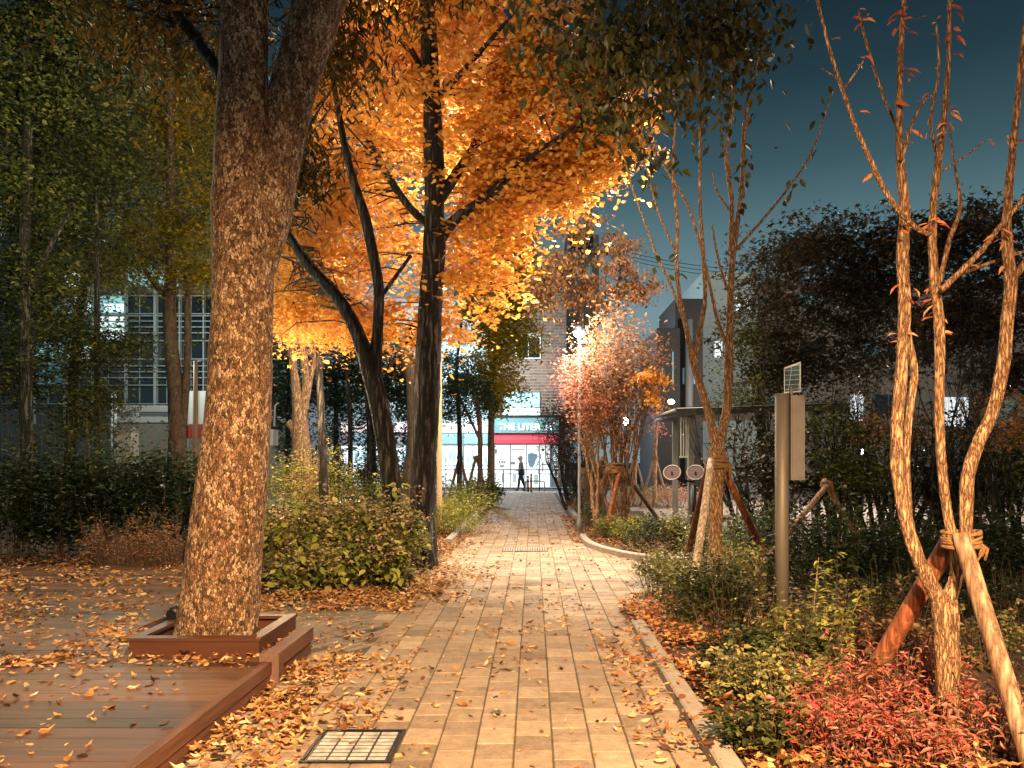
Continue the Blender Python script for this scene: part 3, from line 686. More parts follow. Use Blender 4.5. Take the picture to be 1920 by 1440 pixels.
# --- big mottled tree in the planter (built with a dense surface for the bark)
def bigtree():
    Y = 5.72
    t = thing('big_tree', 'big forked tree with mottled brown bark rising from the timber planter', 'tree', tuple(P(407, 1190, Y).to_2d())+(.16,))
    mb = MB()
    main = S((407, 1236, 160), (407, 1190, 150), (414, 1120, 142), (425, 1000, 133), (437, 880, 125), (448, 760, 118), (455, 600, 110), (455, 520, 110), (452, 420, 104), (453, 300, 97), (455, 180, 90), (460, 0, 84), (466, -300, 76), (470, -700, 50), Y)
    c = cr(main, 26); mb.tube([p for p, r in c], [r for p, r in c], 96, True, .045, 5.5, 3)
    rt = S((466, 560, 60, .03), (485, 480, 76, .05), (505, 400, 82, .1), (522, 300, 80, .12), (543, 190, 84, .14), (573, 90, 86, .16), (606, -10, 90, .2), (690, -230, 74, .3), (790, -520, 50, .5), Y)
    c2 = cr(rt, 20); mb.tube([p for p, r in c2], [r for p, r in c2], 56, True, .045, 5.5, 9)
    mb.build('trunk', B['big'], t)
    # overhanging boughs and hanging leaves above
    b2 = MB(); sk = []
    for st in (S((430, 160, 34, .1), (380, 90, 26, .4), (320, 10, 18, .9), (250, -60, 12, 1.4), Y), S((455, -60, 34), (330, -120, 26, .6), (180, -160, 16, 1.2), Y),
               S((620, -60, 34, .3), (760, -90, 24, 1.2), (900, -70, 14, 2.2), Y),
               S((530, 200, 20, .2), (520, 300, 12, .9), (555, 390, 7, 1.3), Y)):
        sk += stem(b2, st, 7, 5)
    ell = [E(330, 60, 130, 110, 6.6, .7), E(560, 30, 50, 90, 7.0, .5), E(650, 90, 70, 70, 7.4, .6, .5), E(560, 300, 40, 90, 7.0, .4, .3), E(240, -20, 160, 90, 6.6, .8), E(760, -20, 160, 60, 7.6, .6)]
    cc, pos = clumps(ell, 190, 26, .26, .9)
    twigs(b2, sk, cc, 150, .008); b2.build('branches', B['dark'], t)
    leaves('crown', leafmat('leaf_olive_brown', ['#22240f', '#423a1a', '#6a5224', '#8a6428', '#33341a'], .35, .5, 1.2, .6), t, pos, RNG.uniform(.7, 1.2, len(pos))*.105, 'long', .9, .8)
bigtree()

# --- tall dark trunk with the glowing orange crown
st = [S((797, 1078, 60), (796, 1060, 52), (792, 980, 49), (795, 860, 47), (800, 740, 50), (804, 620, 46), (813, 480, 40), (815, 380, 38), (812, 250, 36), (806, 120, 33), (800, 0, 28), (800, -160, 20), 10.6),
      S((812, 470, 26), (850, 415, 20, -.1), (905, 375, 18, -.3), (955, 330, 14, -.5), (1000, 290, 9, -.6), (1090, 230, 5, -.8), 10.6),
      S((818, 380, 26), (850, 335, 20, .1), (880, 290, 18, .3), (925, 215, 14, .5), (975, 150, 9, .7), (1060, 60, 5, .8), 10.6),
      S((802, 420, 18), (765, 385, 14), (725, 325, 14, .3), (690, 260, 10, .6), (655, 170, 8, .8), (640, 60, 5, 1), 10.6),
      S((806, 160, 14), (770, 90, 10, .2), (730, 20, 6, .4), 10.6), S((806, 200, 14), (880, 120, 10, -.3), (950, 40, 6, -.5), 10.6)]
ell = [E(1120, 260, 70, 60, 10.5, .5, .9), E(1000, 330, 110, 60, 10.7, .7, 1.1), E(1030, 150, 130, 90, 10.9, .8, 1.3), E(620, 180, 60, 120, 11.6, .8), E(640, 330, 70, 90, 11.6, .8), E(1180, 170, 60, 60, 10.6, .5), E(700, 430, 100, 100, 11.4, .9), E(900, 260, 160, 120, 11.0, 1.0), E(1050, 230, 110, 75, 10.6, .8), E(740, 150, 130, 150, 11.4, 1.1), E(900, 100, 150, 100, 11.3, 1.0), E(930, 400, 90, 60, 10.9, .7), E(890, 480, 110, 80, 11.0, .8),
       E(740, 600, 80, 50, 11.3, .6), E(850, 590, 60, 50, 11.3, .5), E(1090, 120, 110, 70, 10.8, .8), E(780, 20, 180, 90, 11.2, 1.0)]
tree('orange_tree', 'tall dark trunk with spreading glowing orange crown beside the path', 0, st, B['dark'], ell, 1350, 38, .088, .30, LV['orange'], 'fan', 30, twn=240, flat=.4, per_st=10, nz=.12, nf=9)

# --- leaning dark tree and its neighbours left of the path
st = [S((738, 990, 42), (735, 920, 38), (722, 820, 37), (700, 715, 36), (668, 620, 27), (630, 555, 23), (585, 505, 20), (550, 455, 16), (520, 405, 14), 9.9),
      S((702, 720, 26), (708, 620, 20), (710, 540, 20), (700, 480, 20), (685, 410, 20), (660, 330, 16), (640, 240, 12), (620, 120, 8), 9.9), S((712, 560, 9), (770, 480, 6, .4), 9.9)]
ell = [E(600, 540, 90, 60, 11.4, .6), E(580, 440, 60, 50, 11.4, .6), E(640, 590, 70, 35, 11.2, .6), E(560, 600, 60, 40, 11.6, .6), E(640, 380, 60, 60, 11.4, .6)]
tree('leaning_tree', 'leaning dark tree with low golden leaves left of the orange tree', 0, st, B['dark'], ell, 420, 34, .075, .25, LV['orange'], 'star', 16, twn=90, per_st=8)
tree('slim_tree', 'slim dark straight trunk between the mottled tree and the leaning tree', 0, [S((607, 1000, 20), (606, 900, 17), (602, 780, 14), (598, 660, 12), (600, 560, 9), (596, 470, 5), 12.5)], B['dark'],
     [E(600, 600, 80, 35, 12.8, .7), E(560, 560, 60, 30, 12.9, .6), E(580, 500, 70, 50, 12.9, .7)], 200, 30, .08, .28, LV['orange'], 'star', 9, twn=40)
st = [S((568, 980, 40), (566, 850, 36), (563, 800, 30), (560, 760, 24), (552, 700, 14), (545, 650, 12), (530, 580, 9), 17), S((566, 780, 20), (575, 720, 17), (568, 660, 15), (562, 600, 10), 17),
      S((570, 770, 14), (582, 710, 10), (592, 660, 9), (590, 600, 6), 17), S((558, 815, 18), (545, 795, 17), (541, 790, 12), 17)]
tree('pollard_tree', 'short tan pollarded tree with three upright limbs behind the pink bush', 0, st, B['tan'], [E(560, 590, 70, 45, 17.3, 1.2)], 80, 26, .08, .4, LV['brown'], 'star', 10, twn=40)
st = [S((745, 1010, 30), (775, 860, 32), (778, 760, 30), (770, 690, 26), (745, 640, 16), (730, 590, 10), 19), S((776, 720, 20), (800, 660, 16), (812, 600, 10), 19)]
tree('forked_tree', 'grey forked tree just behind the tall dark trunk', 0, st, B['mid'], [E(740, 640, 70, 40, 19.5, 1.2)], 50, 24, .08, .4, LV['brown'], 'star', 10, twn=30)

# --- left background wood
st = [S((332, 960, 44), (333, 840, 34), (330, 740, 30), (322, 660, 26), (318, 580, 24), (322, 460, 20), (320, 340, 17), (318, 200, 12), (315, 60, 8), 19), S((340, 800, 22), (350, 700, 14), (352, 600, 13), (350, 480, 9), 19), S((318, 560, 12), (295, 540, 9), (270, 500, 7), (250, 440, 5), 19)]
ell = [E(380, 420, 80, 60, 19.5, 1.3), E(300, 440, 100, 60, 19.2, 1.4), E(370, 510, 60, 30, 18.5, 1.0), E(240, 500, 80, 40, 19.2, 1.2), E(340, 300, 90, 80, 20, 1.5), E(300, 180, 120, 90, 20, 1.6)]
tree('grey_tree', 'grey barked tree with yellow green crown in front of the grid fronted building', 0, st, B['mid'], ell, 900, 36, .11, .44, LV['yellow'], 'star', 10, twn=90)
st = [S((188, 1000, 16), (185, 860, 13), (183, 720, 12), (182, 560, 10), (180, 420, 8), (178, 200, 5), 15.5)]
ell = [E(190, 640, 90, 50, 15.5, 1.2), E(175, 740, 42, 40, 15.2, .7, .3), E(150, 470, 90, 60, 15.8, 1.2), E(190, 330, 90, 60, 15.8, 1.2), E(110, 640, 70, 60, 15.4, 1.0), E(150, 790, 50, 30, 15.2, .8)]
tree('young_maple', 'thin straight young tree with tiers of olive leaves at the left', 0, st, B['dark'], ell, 620, 36, .09, .38, LV['green'], 'star', 7, twn=80)
st = [S((50, 1010, 30), (50, 860, 24), (48, 700, 22), (45, 500, 20), (52, 300, 18), (50, 100, 14), (48, -50, 10), 14.5), S((48, 560, 12), (90, 470, 9), (130, 400, 6), 14.5)]
ell = [E(60, 130, 140, 130, 15, 1.4), E(180, 60, 120, 100, 15.6, 1.4), E(50, 350, 110, 90, 15, 1.3), E(60, 520, 90, 60, 15, 1.2), E(130, 240, 110, 80, 15.5, 1.3), E(20, 700, 60, 60, 15, 1.2)]
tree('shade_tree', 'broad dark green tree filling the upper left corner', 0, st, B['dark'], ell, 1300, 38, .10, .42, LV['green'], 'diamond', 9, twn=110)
st = [S((128, 1000, 26), (134, 820, 22), (150, 600, 20), (190, 350, 16), (222, 100, 12), 23)]
ell = [E(330, 330, 110, 130, 23, 1.6), E(170, 420, 150, 70, 23, 1.6), E(270, 160, 170, 160, 24, 2.0), E(100, 300, 150, 120, 24, 2.0), E(400, 250, 80, 100, 24, 1.6), E(40, 560, 90, 90, 22, 1.6), E(20, 200, 100, 200, 24, 2)]
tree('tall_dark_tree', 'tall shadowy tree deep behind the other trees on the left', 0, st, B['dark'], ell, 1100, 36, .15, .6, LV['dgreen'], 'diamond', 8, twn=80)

# --- ginkgo and dark evergreen beyond, left of the shop
st = [S((920, 960, 15), (920, 900, 13), (921, 800, 12), (924, 700, 11), (928, 600, 12), (930, 480, 9), (935, 360, 5), 25)]
ell = [E(930, 700, 40, 60, 25, 1.0), E(950, 610, 60, 60, 25, 1.2), E(960, 510, 70, 60, 25, 1.3), E(900, 560, 40, 50, 25, 1.0), E(950, 430, 50, 50, 25, 1.1), E(922, 750, 16, 20, 25, .5)]
tree('ginkgo_tree', 'tall yellow green tree standing left of the distant lit shop', 0, st, B['mid'], ell, 760, 36, .13, .42, LV['yellow'], 'diamond', 8, twn=80)
st = [S((898, 960, 12), (900, 880, 10), (898, 780, 9), (880, 700, 7), 23), S((898, 820, 6), (860, 740, 5), 23)]
ell = [E(860, 700, 45, 55, 23, 1.1), E(890, 740, 40, 40, 23, 1.0), E(840, 760, 30, 35, 23, .8)]
tree('evergreen_tree', 'small dark evergreen tree left of the yellow green tree', 0, st, B['mid'], ell, 220, 38, .085, .32, LV['dgreen'], 'diamond', 7, twn=50)
for i, (px, lab) in enumerate(((655, 'dark bare trunk seen between the leaning tree and the slim tree'), (690, 'thin bare trunk just left of the leaning trunk foot'), (860, 'thin bare sapling in front of the blue lit window'))):
    tree('bare_tree', lab, 0, [S((px, 960, 12), (px+2, 820, 10), (px-4, 700, 7), (px+6, 600, 4), 24)], B['dark'], [E(px, 640, 40, 40, 24, 1)] if i < 2 else None, 50, 26, .09, .45, LV['dgreen'], 'diamond', 6, twn=20)

for px, w_, lab in ((540, 70, 'dark evergreen filling the gap behind the pollarded tree'), (630, 60, 'dark evergreen behind the slim straight trunk'), (700, 55, 'dark evergreen behind the leaning trunk'), (770, 50, 'dark evergreen behind the tall dark trunk')):
    tree('evergreen_tree', lab, 0, [S((px, 950, 14), (px, 800, 10), (px, 680, 6), 28)], B['dark'], [E(px, 690, w_, 60, 28, 1.2), E(px, 800, 36, 45, 28, .8, .5), E(px-20, 740, w_*.8, 40, 28, 1.2)], 170, 34, .14, .5, LV['dgreen'], 'diamond', 6, twn=20, group='dark evergreens behind the left bed')
# --- right of the path, far: twisted dark trunks beside the shop
r_ = random.Random(5)
for i, (px, y_, lab, lv, nm) in enumerate(((1068, 23, 'twisted dark multi stemmed tree right of the shop front', 'redd', 'maple_tree'), (1095, 21, 'dark leafless stems just left of the pink leaved tree', 'redd', 'maple_tree'))):
    c0 = P(px, 950, y_); t = thing(nm, lab, 'tree', (c0.x, c0.y, 0)); mb = MB(); tips = []
    for k in range(5):
        grow(mb, r_, Vector((c0.x+r_.gauss(0, .08), c0.y, 0)), Vector((r_.gauss(0, .16), r_.gauss(0, .1), 1)), 1.6, .06, 3, tips, 3, .45, .25, 6, .10, .62)
    mb.build('trunk', B['dark'], t)
    tp = np.array([list(a) for a, d in tips]); tp = tp[RNG.integers(0, len(tp), 2600)]+RNG.normal(0, .12, (2600, 3))
    leaves('crown', LV[lv], t, tp, RNG.uniform(.05, .09, len(tp)), 'diamond')

# --- pink and rust bushy tree by the white lamp
c0 = P(1150, 1000, 15.2); t = thing('pink_tree', 'bushy many stemmed tree with pink and rust leaves lit by the white lamp', 'tree', (c0.x, c0.y, 0))
mb = MB(); tips = []
for k in range(9):
    grow(mb, r_, Vector((c0.x+r_.gauss(0, .22), c0.y+r_.gauss(0, .25), 0)), Vector((r_.gauss(0, .17), r_.gauss(0, .12), 1)), 2.1, r_.uniform(.035, .06), 3, tips, 4, .42, .28, 7, .07, .62)
mb.build('trunk', B['tan'], t)
ta = np.array([list(a) for a, d in tips])
def pick(m_, n, s): 
    q = ta[m_]; return q[RNG.integers(0, len(q), n)]+RNG.normal(0, s, (n, 3))
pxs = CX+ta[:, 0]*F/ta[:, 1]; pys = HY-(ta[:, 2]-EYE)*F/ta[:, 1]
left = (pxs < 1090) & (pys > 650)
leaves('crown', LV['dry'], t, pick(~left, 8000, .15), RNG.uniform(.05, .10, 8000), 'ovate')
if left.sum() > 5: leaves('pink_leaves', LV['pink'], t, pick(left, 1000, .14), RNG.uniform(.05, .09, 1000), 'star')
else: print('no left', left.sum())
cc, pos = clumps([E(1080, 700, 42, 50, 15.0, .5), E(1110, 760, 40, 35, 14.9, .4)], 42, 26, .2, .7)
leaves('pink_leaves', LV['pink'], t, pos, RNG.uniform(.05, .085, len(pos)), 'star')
cc, pos = clumps([E(1230, 720, 18, 40, 14.6, .3), E(1215, 700, 22, 22, 14.6, .3)], 16, 26, .16, .5)
leaves('orange_leaves', LV['orange'], t, pos, RNG.uniform(.06, .09, len(pos)), 'ovate', .8)
# taller rust and orange tree behind it
st = [S((1100, 960, 16), (1105, 820, 12), (1100, 700, 10), (1090, 600, 8), (1095, 500, 7), (1100, 400, 4), 19), S((1100, 640, 7), (1150, 560, 5), (1170, 470, 3), 19), S((1095, 560, 6), (1050, 500, 4), (1040, 430, 3), 19)]
tree('rust_tree', 'tall thin tree with rust and orange leaves against the grey tower', 0, st, B['mid'], [E(1080, 410, 45, 40, 19, .8), E(1165, 460, 35, 45, 19, .8), E(1060, 500, 45, 35, 18.6, .7), E(1110, 540, 80, 40, 18.8, .8), E(1200, 530, 40, 30, 18.8, .6), E(1020, 540, 40, 40, 18.6, .6)], 180, 26, .11, .26, LV['dry'], 'ovate', 7, twn=80, droop=.9)

# --- forked tree right of the path with its props
st = [S((1340, 1130, 36), (1340, 1090, 29), (1341, 1000, 26), (1343, 920, 26), (1345, 860, 32), (1343, 838, 28), 8.6),
      S((1345, 850, 20), (1330, 780, 16), (1312, 720, 14), (1300, 680, 14), (1290, 630, 10), (1275, 560, 8), (1268, 490, 8), (1270, 420, 7), (1262, 330, 6), (1266, 220, 5), (1270, 100, 4), (1268, 0, 3), 8.6),
      S((1303, 685, 12), (1312, 620, 10), (1322, 560, 8), (1318, 470, 8), (1312, 370, 6, .1), (1313, 260, 6, .1), (1310, 140, 5, .2), (1312, 20, 4, .2), 8.6),
      S((1346, 845, 20), (1362, 770, 16), (1366, 700, 18), (1368, 620, 14), (1370, 540, 12), (1375, 470, 12), (1385, 400, 9), (1392, 330, 8), (1395, 250, 8), (1408, 160, 6), (1432, 80, 4), 8.6),
      S((1370, 470, 10), (1372, 380, 9), (1362, 290, 8), (1372, 210, 6), (1378, 130, 5), (1370, 30, 3), 8.6),
      S((1364, 650, 8), (1345, 600, 7), (1332, 540, 6), (1318, 480, 5), (1295, 400, 5), (1270, 350, 5), (1230, 290, 4), (1190, 240, 3), 8.6),
      S((1378, 470, 7), (1405, 440, 6), (1440, 400, 5), (1480, 350, 4), (1520, 290, 4), (1545, 220, 3), (1562, 170, 2), 8.6),
      S((1370, 560, 5), (1350, 500, 5), (1338, 440, 4), (1335, 420, 2), 8.6),
      S((1285, 610, 6), (1260, 540, 5), (1232, 480, 5), (1210, 420, 4), (1185, 350, 4), (1165, 270, 3), (1150, 200, 2), 8.6),
      S((1266, 470, 4), (1235, 400, 4), (1215, 330, 3), (1195, 260, 3), 8.6), S((1372, 400, 4), (1345, 360, 4), (1335, 320, 2), 8.6)]
def ex(t, sk):
    pos = []
    for (px, py, n, sx, sy) in ((1390, 330, 16, 28, 26), (1300, 260, 10, 60, 40), (1520, 290, 3, 14, 8), (1490, 360, 6, 24, 14), (1210, 330, 9, 20, 40), (1250, 470, 10, 30, 40), (1190, 250, 10, 40, 30), (1320, 160, 16, 90, 30), (1440, 160, 12, 60, 30)):
        for k in range(n): pos.append(P(px+rnd.gauss(0, sx), py+rnd.gauss(0, sy), 8.6+rnd.gauss(0, .15)))
    pos = snap(pos, sk, .10)
    leaves('loose_leaves', LV['olive'], t, pos, RNG.uniform(.08, .13, len(pos)), 'ovate', 1.2)
ell = [E(1150, 40, 140, 70, 8.2, .7), E(1320, 20, 150, 60, 8.4, .8), E(1200, 150, 90, 70, 8.3, .6), E(1380, 60, 90, 60, 8.6, .6, .15), E(1080, 120, 60, 50, 8.2, .5), E(1310, 130, 110, 60, 8.5, .5, .12), E(1170, 240, 50, 50, 8.3, .4, .06)]
tree('forked_young_tree', 'slender forked tree tied to props beside the red exercise wheels', 0, st, B['young'], ell, 140, 20, .12, .34, LV['olive'], 'ovate', 12, twn=140, extra=ex, droop=1.1, r0=.006, per_st=8, nz=.07, nf=22)

# --- near multi stemmed tree on the right
st = [S((1790, 1460, 52), (1782, 1400, 44), (1778, 1300, 42), (1776, 1220, 42), (1774, 1160, 46), (1768, 1125, 44), 4.05),
      S((1768, 1135, 30), (1745, 1095, 27), (1715, 1030, 24), (1695, 960, 23), (1683, 880, 22), (1682, 800, 22), (1688, 720, 22), (1694, 640, 22), (1696, 560, 22), (1692, 480, 22), (1697, 400, 20), (1690, 330, 17), (1686, 240, 13), (1688, 120, 10), (1695, 0, 8), 4.05),
      S((1775, 1130, 26), (1790, 1080, 19), (1789, 1030, 18), (1780, 980, 18), (1768, 900, 17), (1762, 800, 17), (1762, 700, 17), (1760, 600, 19), (1752, 520, 17), (1748, 440, 15), (1752, 370, 14), (1760, 300, 14), (1770, 220, 10), (1778, 120, 8), (1780, 0, 7), 4.05),
      S((1790, 1080, 20), (1808, 1020, 20), (1812, 960, 23), (1815, 890, 25), (1835, 830, 23), (1862, 770, 22), (1880, 690, 23), (1888, 610, 22), (1895, 530, 23), (1888, 450, 18), (1890, 370, 15), (1902, 250, 12), (1915, 120, 10), (1930, -20, 8), 4.05),
      S((1692, 560, 10), (1705, 640, 12), (1715, 700, 14), (1707, 760, 14), (1700, 860, 12), (1706, 960, 9), (1702, 1000, 8), 4.12),
      S((1745, 440, 9), (1722, 430, 9), (1690, 400, 10), (1655, 350, 9), (1632, 300, 9), (1605, 240, 8), (1580, 170, 7), (1555, 90, 6), (1530, -10, 5), 3.95),
      S((1580, 170, 4), (1605, 135, 3), (1622, 110, 2), 3.95), S((1575, 150, 3), (1540, 128, 2), 3.95),
      S((1764, 545, 12), (1800, 510, 11), (1840, 470, 10), (1875, 425, 9), (1920, 370, 10), 3.98), S((1800, 515, 7), (1850, 495, 7), (1925, 470, 6), 4.2),
      S((1895, 530, 14), (1930, 480, 12), 4.05), S((1762, 530, 9), (1780, 450, 9), (1800, 390, 8), (1790, 310, 4), (1780, 240, 3), 4.3),
      S((1690, 300, 7), (1715, 220, 5), (1740, 180, 4), 4.0), S((1688, 250, 6), (1660, 190, 5), (1630, 100, 5), (1610, 20, 4), 4.2), S((1760, 300, 6), (1745, 230, 5), (1760, 130, 5), (1755, 40, 3), 4.1), S((1768, 320, 4), (1800, 300, 3), (1845, 265, 2), 4.0)]
def ex(t, sk):
    pos = []; col = []
    for (px, py, n, sx, sy) in ((1725, 570, 14, 12, 22), (1745, 410, 9, 20, 10), (1690, 430, 4, 20, 14), (1790, 210, 14, 26, 12), (1880, 440, 8, 22, 14), (1720, 245, 4, 14, 8), (1660, 625, 4, 8, 12), (1740, 620, 6, 14, 12), (1855, 275, 4, 14, 8), (1700, 60, 26, 60, 36), (1640, 20, 6, 30, 15), (1820, 40, 8, 30, 30), (1912, 260, 7, 10, 14), (1700, 160, 9, 20, 30), (1630, 330, 3, 6, 6), (1690, 560, 3, 8, 30), (1855, 520, 8, 18, 10), (1915, 690, 4, 6, 8)):
        for k in range(n): pos.append(P(px+rnd.gauss(0, sx), py+rnd.gauss(0, sy), 4.02+rnd.gauss(0, .06)))
    pos = snap(pos, sk, .05)
    leaves('leaves', leafmat('leaf_coral', ['#8a3a24', '#b8583a', '#d88a58', '#e0a868', '#a84c34'], .35, .45, 3, .45), t, pos, RNG.uniform(.04, .085, len(pos)), 'long', .4, .9)
tree('near_tree', 'near many stemmed tree with rough tan bark and a few coral leaves at the right', 0, st, B['young'], nseg=26, extra=ex, per_st=12, nz=.13, nf=30)

# --- dark maples and bare stems behind on the right
def bush_tree(px, base, Y, lab, ell, ncl, per, leaf, size, nst, L, cr_=.34, name='dark_maple', shape='star', bark='dark', lean=.25):
    c0 = P(px, base, Y); t = thing(name, lab, 'tree', (c0.x, Y, 0)); mb = MB(); tips = []
    for k in range(nst):
        grow(mb, rnd, Vector((c0.x+rnd.gauss(0, .1), Y+rnd.gauss(0, .1), 0)), Vector((rnd.gauss(0, lean), rnd.gauss(0, .15), 1)), L, .045, 3, tips, 3, .5, .22, 6, .08, .62)
    mb.build('trunk', B[bark], t)
    if ell:
        cc, pos = clumps(ell, ncl, per, cr_, .4)
        leaves('crown', leaf, t, pos, RNG.uniform(.6, 1.2, len(pos))*size, shape)
    return t
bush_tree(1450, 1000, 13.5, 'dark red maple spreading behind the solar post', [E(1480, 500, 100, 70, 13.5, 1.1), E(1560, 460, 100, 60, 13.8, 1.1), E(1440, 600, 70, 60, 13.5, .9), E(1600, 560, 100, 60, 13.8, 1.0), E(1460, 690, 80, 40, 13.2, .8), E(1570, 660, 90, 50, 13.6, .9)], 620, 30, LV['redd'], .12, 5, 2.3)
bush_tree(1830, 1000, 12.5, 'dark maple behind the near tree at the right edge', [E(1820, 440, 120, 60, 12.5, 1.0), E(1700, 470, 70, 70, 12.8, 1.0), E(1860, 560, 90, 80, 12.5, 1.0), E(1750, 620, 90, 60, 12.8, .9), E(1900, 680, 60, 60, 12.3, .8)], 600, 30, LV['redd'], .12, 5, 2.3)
bush_tree(1610, 1000, 12.0, 'bare dark stems crossing between the solar post and the near tree', [E(1600, 760, 60, 40, 12, .6), E(1650, 700, 50, 40, 12.2, .6)], 50, 26, LV['redd'], .07, 6, 1.7, name='bare_maple')
bush_tree(1400, 980, 12.8, 'green leaved tree with thin stems right of the forked tree', [E(1405, 640, 40, 60, 12.8, .6), E(1400, 730, 50, 40, 12.6, .5)], 90, 30, LV['green'], .07, 5, 1.6, name='thin_tree')
bush_tree(1700, 1010, 11.0, 'tangle of dark stems with rust leaves low behind the near tree', [E(1880, 760, 60, 40, 11, .6), E(1660, 800, 60, 30, 11.3, .6)], 50, 26, LV['brown'], .07, 7, 1.5, name='bare_maple', lean=.4)
bush_tree(1860, 1020, 9.5, 'dark bare stems at the far right behind the rough prop', [E(1900, 800, 40, 40, 9.5, .4)], 26, 24, LV['brown'], .07, 5, 1.4, name='bare_maple', lean=.4)

for px, Y, lab in ((1440, 11.5, 'tall loose dark bush left of the solar post'), (1560, 11.0, 'tall loose dark bush right of the solar post'), (1660, 12.5, 'tall loose dark bush behind the near left stem'), (1790, 11.5, 'tall loose dark bush between the near stems'), (1900, 10.5, 'tall loose dark bush at the right edge')):
    bush_tree(px, 1000, Y, lab, [E(px, 830, 70, 75, Y, .6), E(px+20, 900, 70, 50, Y-.2, .6)], 100, 28, rnd.choice([LV['dgreen'], LV['redd'], LV['green']]), .08, 6, 1.1, name='dark_bush', shape='ovate', lean=.3)
# ------------------------------------------------------------------ tree props
def prop(lab, poles, rope_at, rr, group='timber props tied round young trees', knots=True):
    t = thing('tree_prop', lab, 'tree prop', (poles[0][0].x, poles[0][0].y, 0), group)
    for a, b, r, m in poles:
        mb = MB(); d = b-a; n = 9
        pts = [a+d*(i/n) for i in range(n+1)]
        mb.tube(pts, [r*(1.06-.12*i/n) for i in range(n+1)], 16, True, .035, 7, rnd.random()*9); mb.build('pole', M[m], t)
    mb = MB()
    for k in range(7):
        c = rope_at+Vector((0, 0, (k-3)*rr*.16)); ax = rnd.uniform(-.3, .3)
        ring = [c+Vector((math.cos(a)*rr*1.18, math.sin(a)*rr*1.18, math.sin(a+k)*rr*ax)) for a in [i*2*math.pi/20 for i in range(21)]]
        mb.tube(ring, rr*.13, 6, False, .2, 60)
    for k in range(5):
        a = rnd.uniform(0, 6.28); q = rope_at+Vector((rr*.9, -rr*.5, -rr*.1))
        mb.tube([q, q+Vector((rnd.uniform(-.3, .5)*rr, -rr*.3, -rr*rnd.uniform(.2, .6))), q+Vector((rnd.uniform(-.4, .7)*rr, -rr*.2, -rr*rnd.uniform(.8, 1.6)))], rr*.10, 5, True, .2, 60)
    mb.build('rope', M['rope'], t)
    return t
top = P(1802, 1012, 4.0)
prop('thick weathered props and rope knot tied to the near tree', [
    (Vector((P(1592, 1290, 4.7).x, 4.7, -.05)), P(1790, 1000, 4.12), .052, 'stake_red'),
    (Vector((P(1950, 1490, 3.6).x, 3.6, -.05)), P(1800, 1000, 3.93), .045, 'stake'),
    (Vector((2.72, 5.3, 0)), P(1812, 1010, 4.15), .036, 'stake'), (Vector((2.08, 5.0, 0)), P(1780, 1040, 4.15), .030, 'stake')], top, .075)
top = P(1345, 868, 8.6)
prop('three props tied with rope below the fork of the slender tree', [
    (G(1293, 1145), P(1334, 862, 8.45), .042, 'stake_pale'), (G(1278, 1090), P(1328, 872, 8.75), .036, 'stake_red'),
    (Vector((P(1455, 1020, 9.6).x, 9.6, 0)), P(1350, 866, 8.6), .042, 'stake_red')], top, .10)
prop('long thin crossed prop leaning behind the solar post', [(Vector((P(1375, 1090, 8.2).x, 8.2, 0)), P(1555, 905, 9.6), .035, 'stake'), (Vector((P(1640, 1000, 10.4).x, 10.4, 0)), P(1545, 900, 9.6), .035, 'stake')], P(1550, 908, 9.6), .06)
top = P(1150, 880, 15.2)
prop('cluster of five long props round the foot of the pink leaved tree', [
    (G(1112, 985, .0)+Vector((0, 0, 0)), P(1140, 878, 15.0), .05, 'stake'), (G(1132, 1010), P(1163, 880, 15.1), .045, 'stake_red'), (G(1100, 970), P(1130, 860, 15.4), .05, 'stake'),
    (G(1235, 975), P(1160, 870, 15.2), .05, 'stake'), (G(1122, 975), P(1148, 870, 15.6), .05, 'stake_pale')], top, .16)
prop('pale crossed props of the small tree left of the path lights', [(G(1072, 960), P(1100, 880, 20), .05, 'stake_pale'), (G(1110, 950), P(1098, 882, 20), .05, 'stake'), (G(1092, 958), P(1100, 880, 20.3), .05, 'stake_pale')], P(1099, 884, 20), .12)
for i, (px, lab) in enumerate(((1190, 'crossed thin props at the far lawn left of the red vine'), (1228, 'crossed thin props under the red vine near the far building'))):
    prop(lab, [(G(px-28, 948), P(px, 855, 23), .035, 'stake_pale'), (G(px+26, 948), P(px, 855, 23), .035, 'stake_pale'), (G(px+2, 940), P(px, 855, 23.4), .035, 'stake')], P(px, 858, 23), .07)
    tree('sapling', ['slender sapling held by crossed props on the far lawn', 'slender sapling wrapped in a red vine on the far lawn'][i], 0, [S((px, 950, 10), (px, 855, 8), (px+4, 760, 6), (px-6, 660, 4), 23)], B['tan'], [E(px+2, 760, 12, 60, 23, .2)] if i else None, 30, 24, .07, .16, LV['pink'], 'star', 6, twn=20)
for i, (px, lab) in enumerate(((862, 'dark crossed props before the blue lit window'), (893, 'dark crossed props beside the yellow green tree'))):
    prop(lab, [(G(px-22, 940), P(px, 855, 26), .05, 'stake'), (G(px+22, 940), P(px, 855, 26), .05, 'stake')], P(px, 858, 26), .08)

